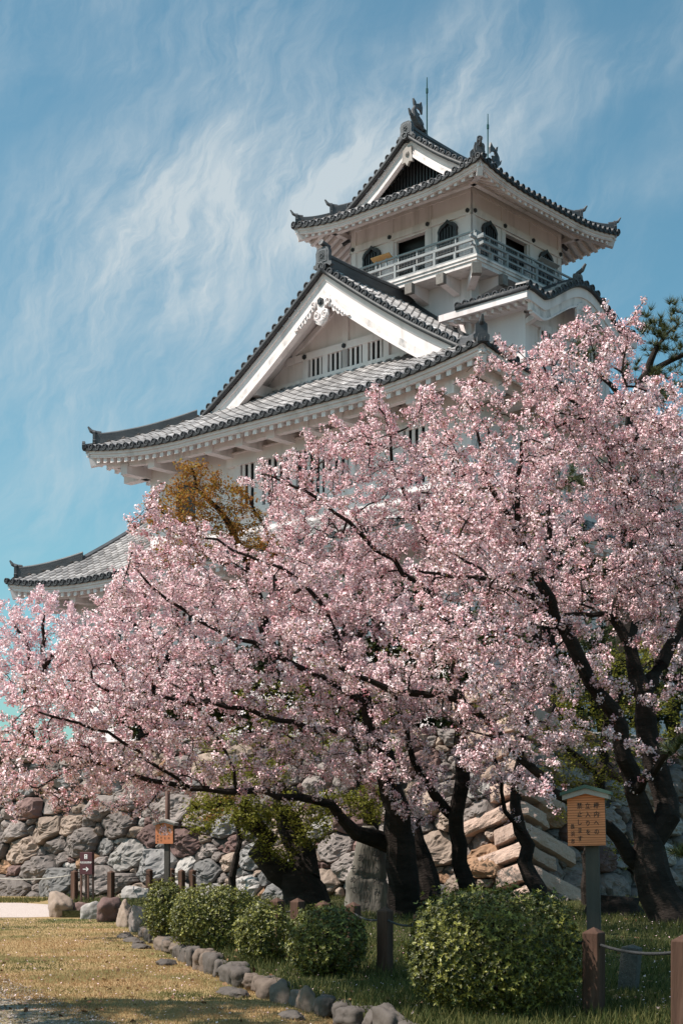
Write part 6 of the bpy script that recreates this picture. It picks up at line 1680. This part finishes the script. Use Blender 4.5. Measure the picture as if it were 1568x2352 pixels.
# --- clipped azalea bushes
def bush(seed, label, u0, u1, vtop, Y, dy, zb=BED, size=.034, dens=1.0, sq=2.6, name='clipped_bush'):
    r = np.random.default_rng(seed); sc = Y / FPX
    cx = X_at((u0 + u1) / 2, Y); rx = (u1 - u0) / 2 * sc * .95; H = CAMZ + (HZ - vtop) * sc - zb; rz = H / 2; cz = zb + rz
    e = new_tree(name, label, (cx, Y, zb), 'clipped azalea bushes', 'bush')
    area = 4 * pi * ((rx * dy) ** 1.6 / 3 + (rx * rz) ** 1.6 / 3 + (dy * rz) ** 1.6 / 3) ** (1 / 1.6)
    n = int(area * 1500 * dens * (.034 / size) ** 2)
    d = unit(r.normal(size=(n, 3)))
    k = (np.abs(d) ** sq).sum(1) ** (-1 / sq); S = d * k[:, None]
    lump = np.array([noise.noise(Vector(x) * 2.6 + Vector((seed, 0, 0))) for x in S]) * .10 + np.array([noise.noise(Vector(x) * 7 + Vector((0, seed, 0))) for x in S]) * .05
    depth = r.random(n) ** 2.0 * .30
    S = S * (1 + lump - depth)[:, None]
    P = S * np.array([rx, dy, rz]) + np.array([cx, Y, cz])
    low = P[:, 2] > zb + .02; P = P[low]; dN = d[low]; n = len(P)
    nrm = unit(dN + r.normal(0, .35, (n, 3)) + np.array([0, 0, .35]))
    up_ = r.random(n) < .14
    P[up_] += nrm[up_] * (size * r.uniform(.5, 2.4, up_.sum()))[:, None]
    per = 7; q = np.repeat(np.arange(n), per); m = len(q)
    # rosette leaves: long blades leaning out from each shoot
    rad = r.normal(size=(m, 3)); rad = unit(rad - nrm[q] * (rad * nrm[q]).sum(1)[:, None])
    lean = r.uniform(.25, 1.0, m)[:, None]
    ax = unit(rad + nrm[q] * lean); side = unit(np.cross(ax, nrm[q])); fn = np.cross(side, ax)
    L = (size * r.uniform(.7, 1.25, m))[:, None]; W = L * .165
    b = P[q]
    mid = b + ax * L * .5 - fn * L * .03; tip = b + ax * L - fn * L * .10
    V1 = np.stack([b, b + ax * L * .35 + side * W, mid + ax * L * .2 + side * W * .8, tip], axis=1)
    V2 = np.stack([tip, mid + ax * L * .2 - side * W * .8, b + ax * L * .35 - side * W, b], axis=1)
    tone = np.clip(r.normal(.46, .13, n)[q] + r.normal(0, .13, m) + .25 * (up_[q]), 0, 1)
    np_mesh('foliage', np.concatenate([V1, V2]), 4, [AZALEA], np.concatenate([tone, tone]), parent=e)
    w = MB()
    for _ in range(16):
        g = r.uniform(0, 2 * pi); f = r.uniform(.1, .55)
        w.tube([(cx + .08 * cos(g), Y + .08 * sin(g), zb - .05), (cx + rx * f * .5 * cos(g), Y + dy * f * .5 * sin(g), zb + H * .4), (cx + rx * f * cos(g), Y + dy * f * sin(g), zb + H * .8)], [.018, .012, .005], 5)
    w.build('stems', M['bark'], e); reparent(e); return e
bush(41, 'largest clipped bush, square-shouldered and sunlit, in the right foreground', 935, 1330, 2052, 12.9, .70, size=.034, sq=3.0)
bush(42, 'dark round bush at the front of the row, beside the free-standing post', 655, 842, 2088, 16.3, .48, size=.033, sq=2.4)
bush(43, 'smaller dark round bush between the bright green bush and the front round bush', 540, 675, 2080, 18.0, .42, size=.033, sq=2.3)
bush(44, 'bright green wide bush just right of the far notice board', 390, 596, 2040, 20.2, .55, size=.033, sq=2.8)
bush(45, 'leftmost small dark bush under the distant notice board', 333, 425, 2027, 22.6, .40, size=.033, sq=2.6)

# --- grass
GRASS = ramp_material('grass_blade', [(0.0, (0.38, 0.23, 0.11)), (0.35, (0.40, 0.285, 0.14)), (0.6, (0.20, 0.175, 0.06)), (1.0, (0.032, 0.052, 0.012))], 0.7, 0.3, 0.2)
def blades(name, P, h, w, tone, seed):
    r = np.random.default_rng(seed); n = len(P); g = r.uniform(0, 2 * np.pi, n)
    s = np.stack([np.cos(g), np.sin(g), 0 * g], 1); ln = r.normal(0, .45, (n, 3)); ln[:, 2] = 1; ln = unit(ln)
    V = np.stack([P - s * w[:, None], P + s * w[:, None], P + ln * h[:, None]], 1)
    return tag(np_mesh(name, V, 3, [GRASS], np.clip(tone, 0, 1)), kind='stuff')
def inside_poly(P, poly):
    x, y = P[:, 0], P[:, 1]; c = np.zeros(len(P), bool); n = len(poly)
    for i in range(n):
        a, b = poly[i], poly[(i + 1) % n]
        with np.errstate(divide='ignore', invalid='ignore'):
            c ^= ((a[1] > y) != (b[1] > y)) & (x < (b[0] - a[0]) * (y - a[1]) / ((b[1] - a[1]) or 1e-9) + a[0])
    return c
def scatter(n, y0, y1, seed, u0=-60, u1=1640, bias=1.0):
    r = np.random.default_rng(seed); Y = y0 * (y1 / y0) ** (r.random(n) ** bias); u = r.uniform(u0, u1, n)
    return np.stack([(u - 784) / FPX * Y, Y, np.zeros(n)], 1)
def patch(P, sc, seed):
    return np.array([noise.fractal(Vector((x * sc, y * sc, seed)), 1.0, 2.0, 3) for x, y, _ in P])
bp2 = [(p.x, p.y) for p in bedpts]
P = scatter(150000, 12.2, 30.8, 51, -60, 950); P = P[~inside_poly(P, bp2)]
pt = patch(P, .55, 3.0); r_ = np.random.default_rng(5)
bare = (P[:, 0] < -1.6 - (P[:, 1] - 12) * .55) & (P[:, 1] < 15.5); keep = ~(bare & (r_.random(len(P)) < .8)); P = P[keep]; pt = pt[keep]
far_green_shade = np.clip((P[:, 1] - 23) / 5, 0, 1) * .5  # far band: greener grass, plus its shade put into the blade colour
blades('lawn_grass', P, r_.uniform(.012, .045, len(P)), r_.uniform(.003, .006, len(P)), .24 + pt * 1.15 + far_green_shade + r_.normal(0, .16, len(P)), 6)
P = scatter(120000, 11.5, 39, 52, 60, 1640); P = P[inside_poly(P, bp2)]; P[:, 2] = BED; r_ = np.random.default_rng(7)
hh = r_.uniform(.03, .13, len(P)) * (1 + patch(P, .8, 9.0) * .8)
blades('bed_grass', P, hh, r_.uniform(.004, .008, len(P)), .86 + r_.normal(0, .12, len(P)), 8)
P = scatter(5000, 31, 41, 53, -60, 300); P = P[(P[:, 1] > 37.3)]; r_ = np.random.default_rng(9)
P2 = np.stack([r_.uniform(-13, -7.8, 5000), r_.uniform(38.6, 41.2, 5000), np.zeros(5000)], 1)
blades('verge_grass', P2, r_.uniform(.05, .16, 5000), r_.uniform(.006, .012, 5000), .78 + r_.normal(0, .18, 5000), 10)
# fallen petals and a few dead leaves lying on the ground
P = scatter(2400, 12.2, 31, 54, -60, 1600, 1.0); ins = inside_poly(P, bp2); P[:, 2] = np.where(ins, BED + .03, .012); r_ = np.random.default_rng(12)
V = polys(r_, P, unit(r_.normal(0, .35, P.shape) + np.array([0, 0, 1.0])), r_.uniform(.008, .014, len(P)), 5, .2)
tag(np_mesh('fallen_petals', V, 5, [PETAL], np.clip(r_.normal(.55, .2, len(P)), 0, 1)), kind='stuff')
P = scatter(500, 12.2, 28, 55, 0, 1500); ins = inside_poly(P, bp2); P[:, 2] = np.where(ins, BED + .03, .015)
DRY = ramp_material('dry_leaf', [(0.0, (0.10, 0.04, 0.02)), (1.0, (0.34, 0.20, 0.11))], 0.8, 0.1, 0.2)
V = polys(r_, P, unit(r_.normal(0, .5, P.shape) + np.array([0, 0, 1.0])), r_.uniform(.02, .04, len(P)), 6, .3, .6)
tag(np_mesh('fallen_leaves', V, 6, [DRY], r_.random(len(P))), kind='stuff')
P = scatter(9000, 12.0, 17.5, 56, -60, 420); P = P[(P[:, 0] < -1.4 - (P[:, 1] - 12) * .45)]
P[:, 2] = .006
V = polys(r_, P, unit(r_.normal(0, .5, P.shape) + np.array([0, 0, 1.0])), r_.uniform(.006, .018, len(P)), 5, .4)
PEB = ramp_material('pebble', [(0.0, (0.16, 0.13, 0.12)), (1.0, (0.48, 0.42, 0.39))], 0.9, 0.0, 0.2)
tag(np_mesh('pebbles', V, 5, [PEB], r_.random(len(P))), kind='stuff')
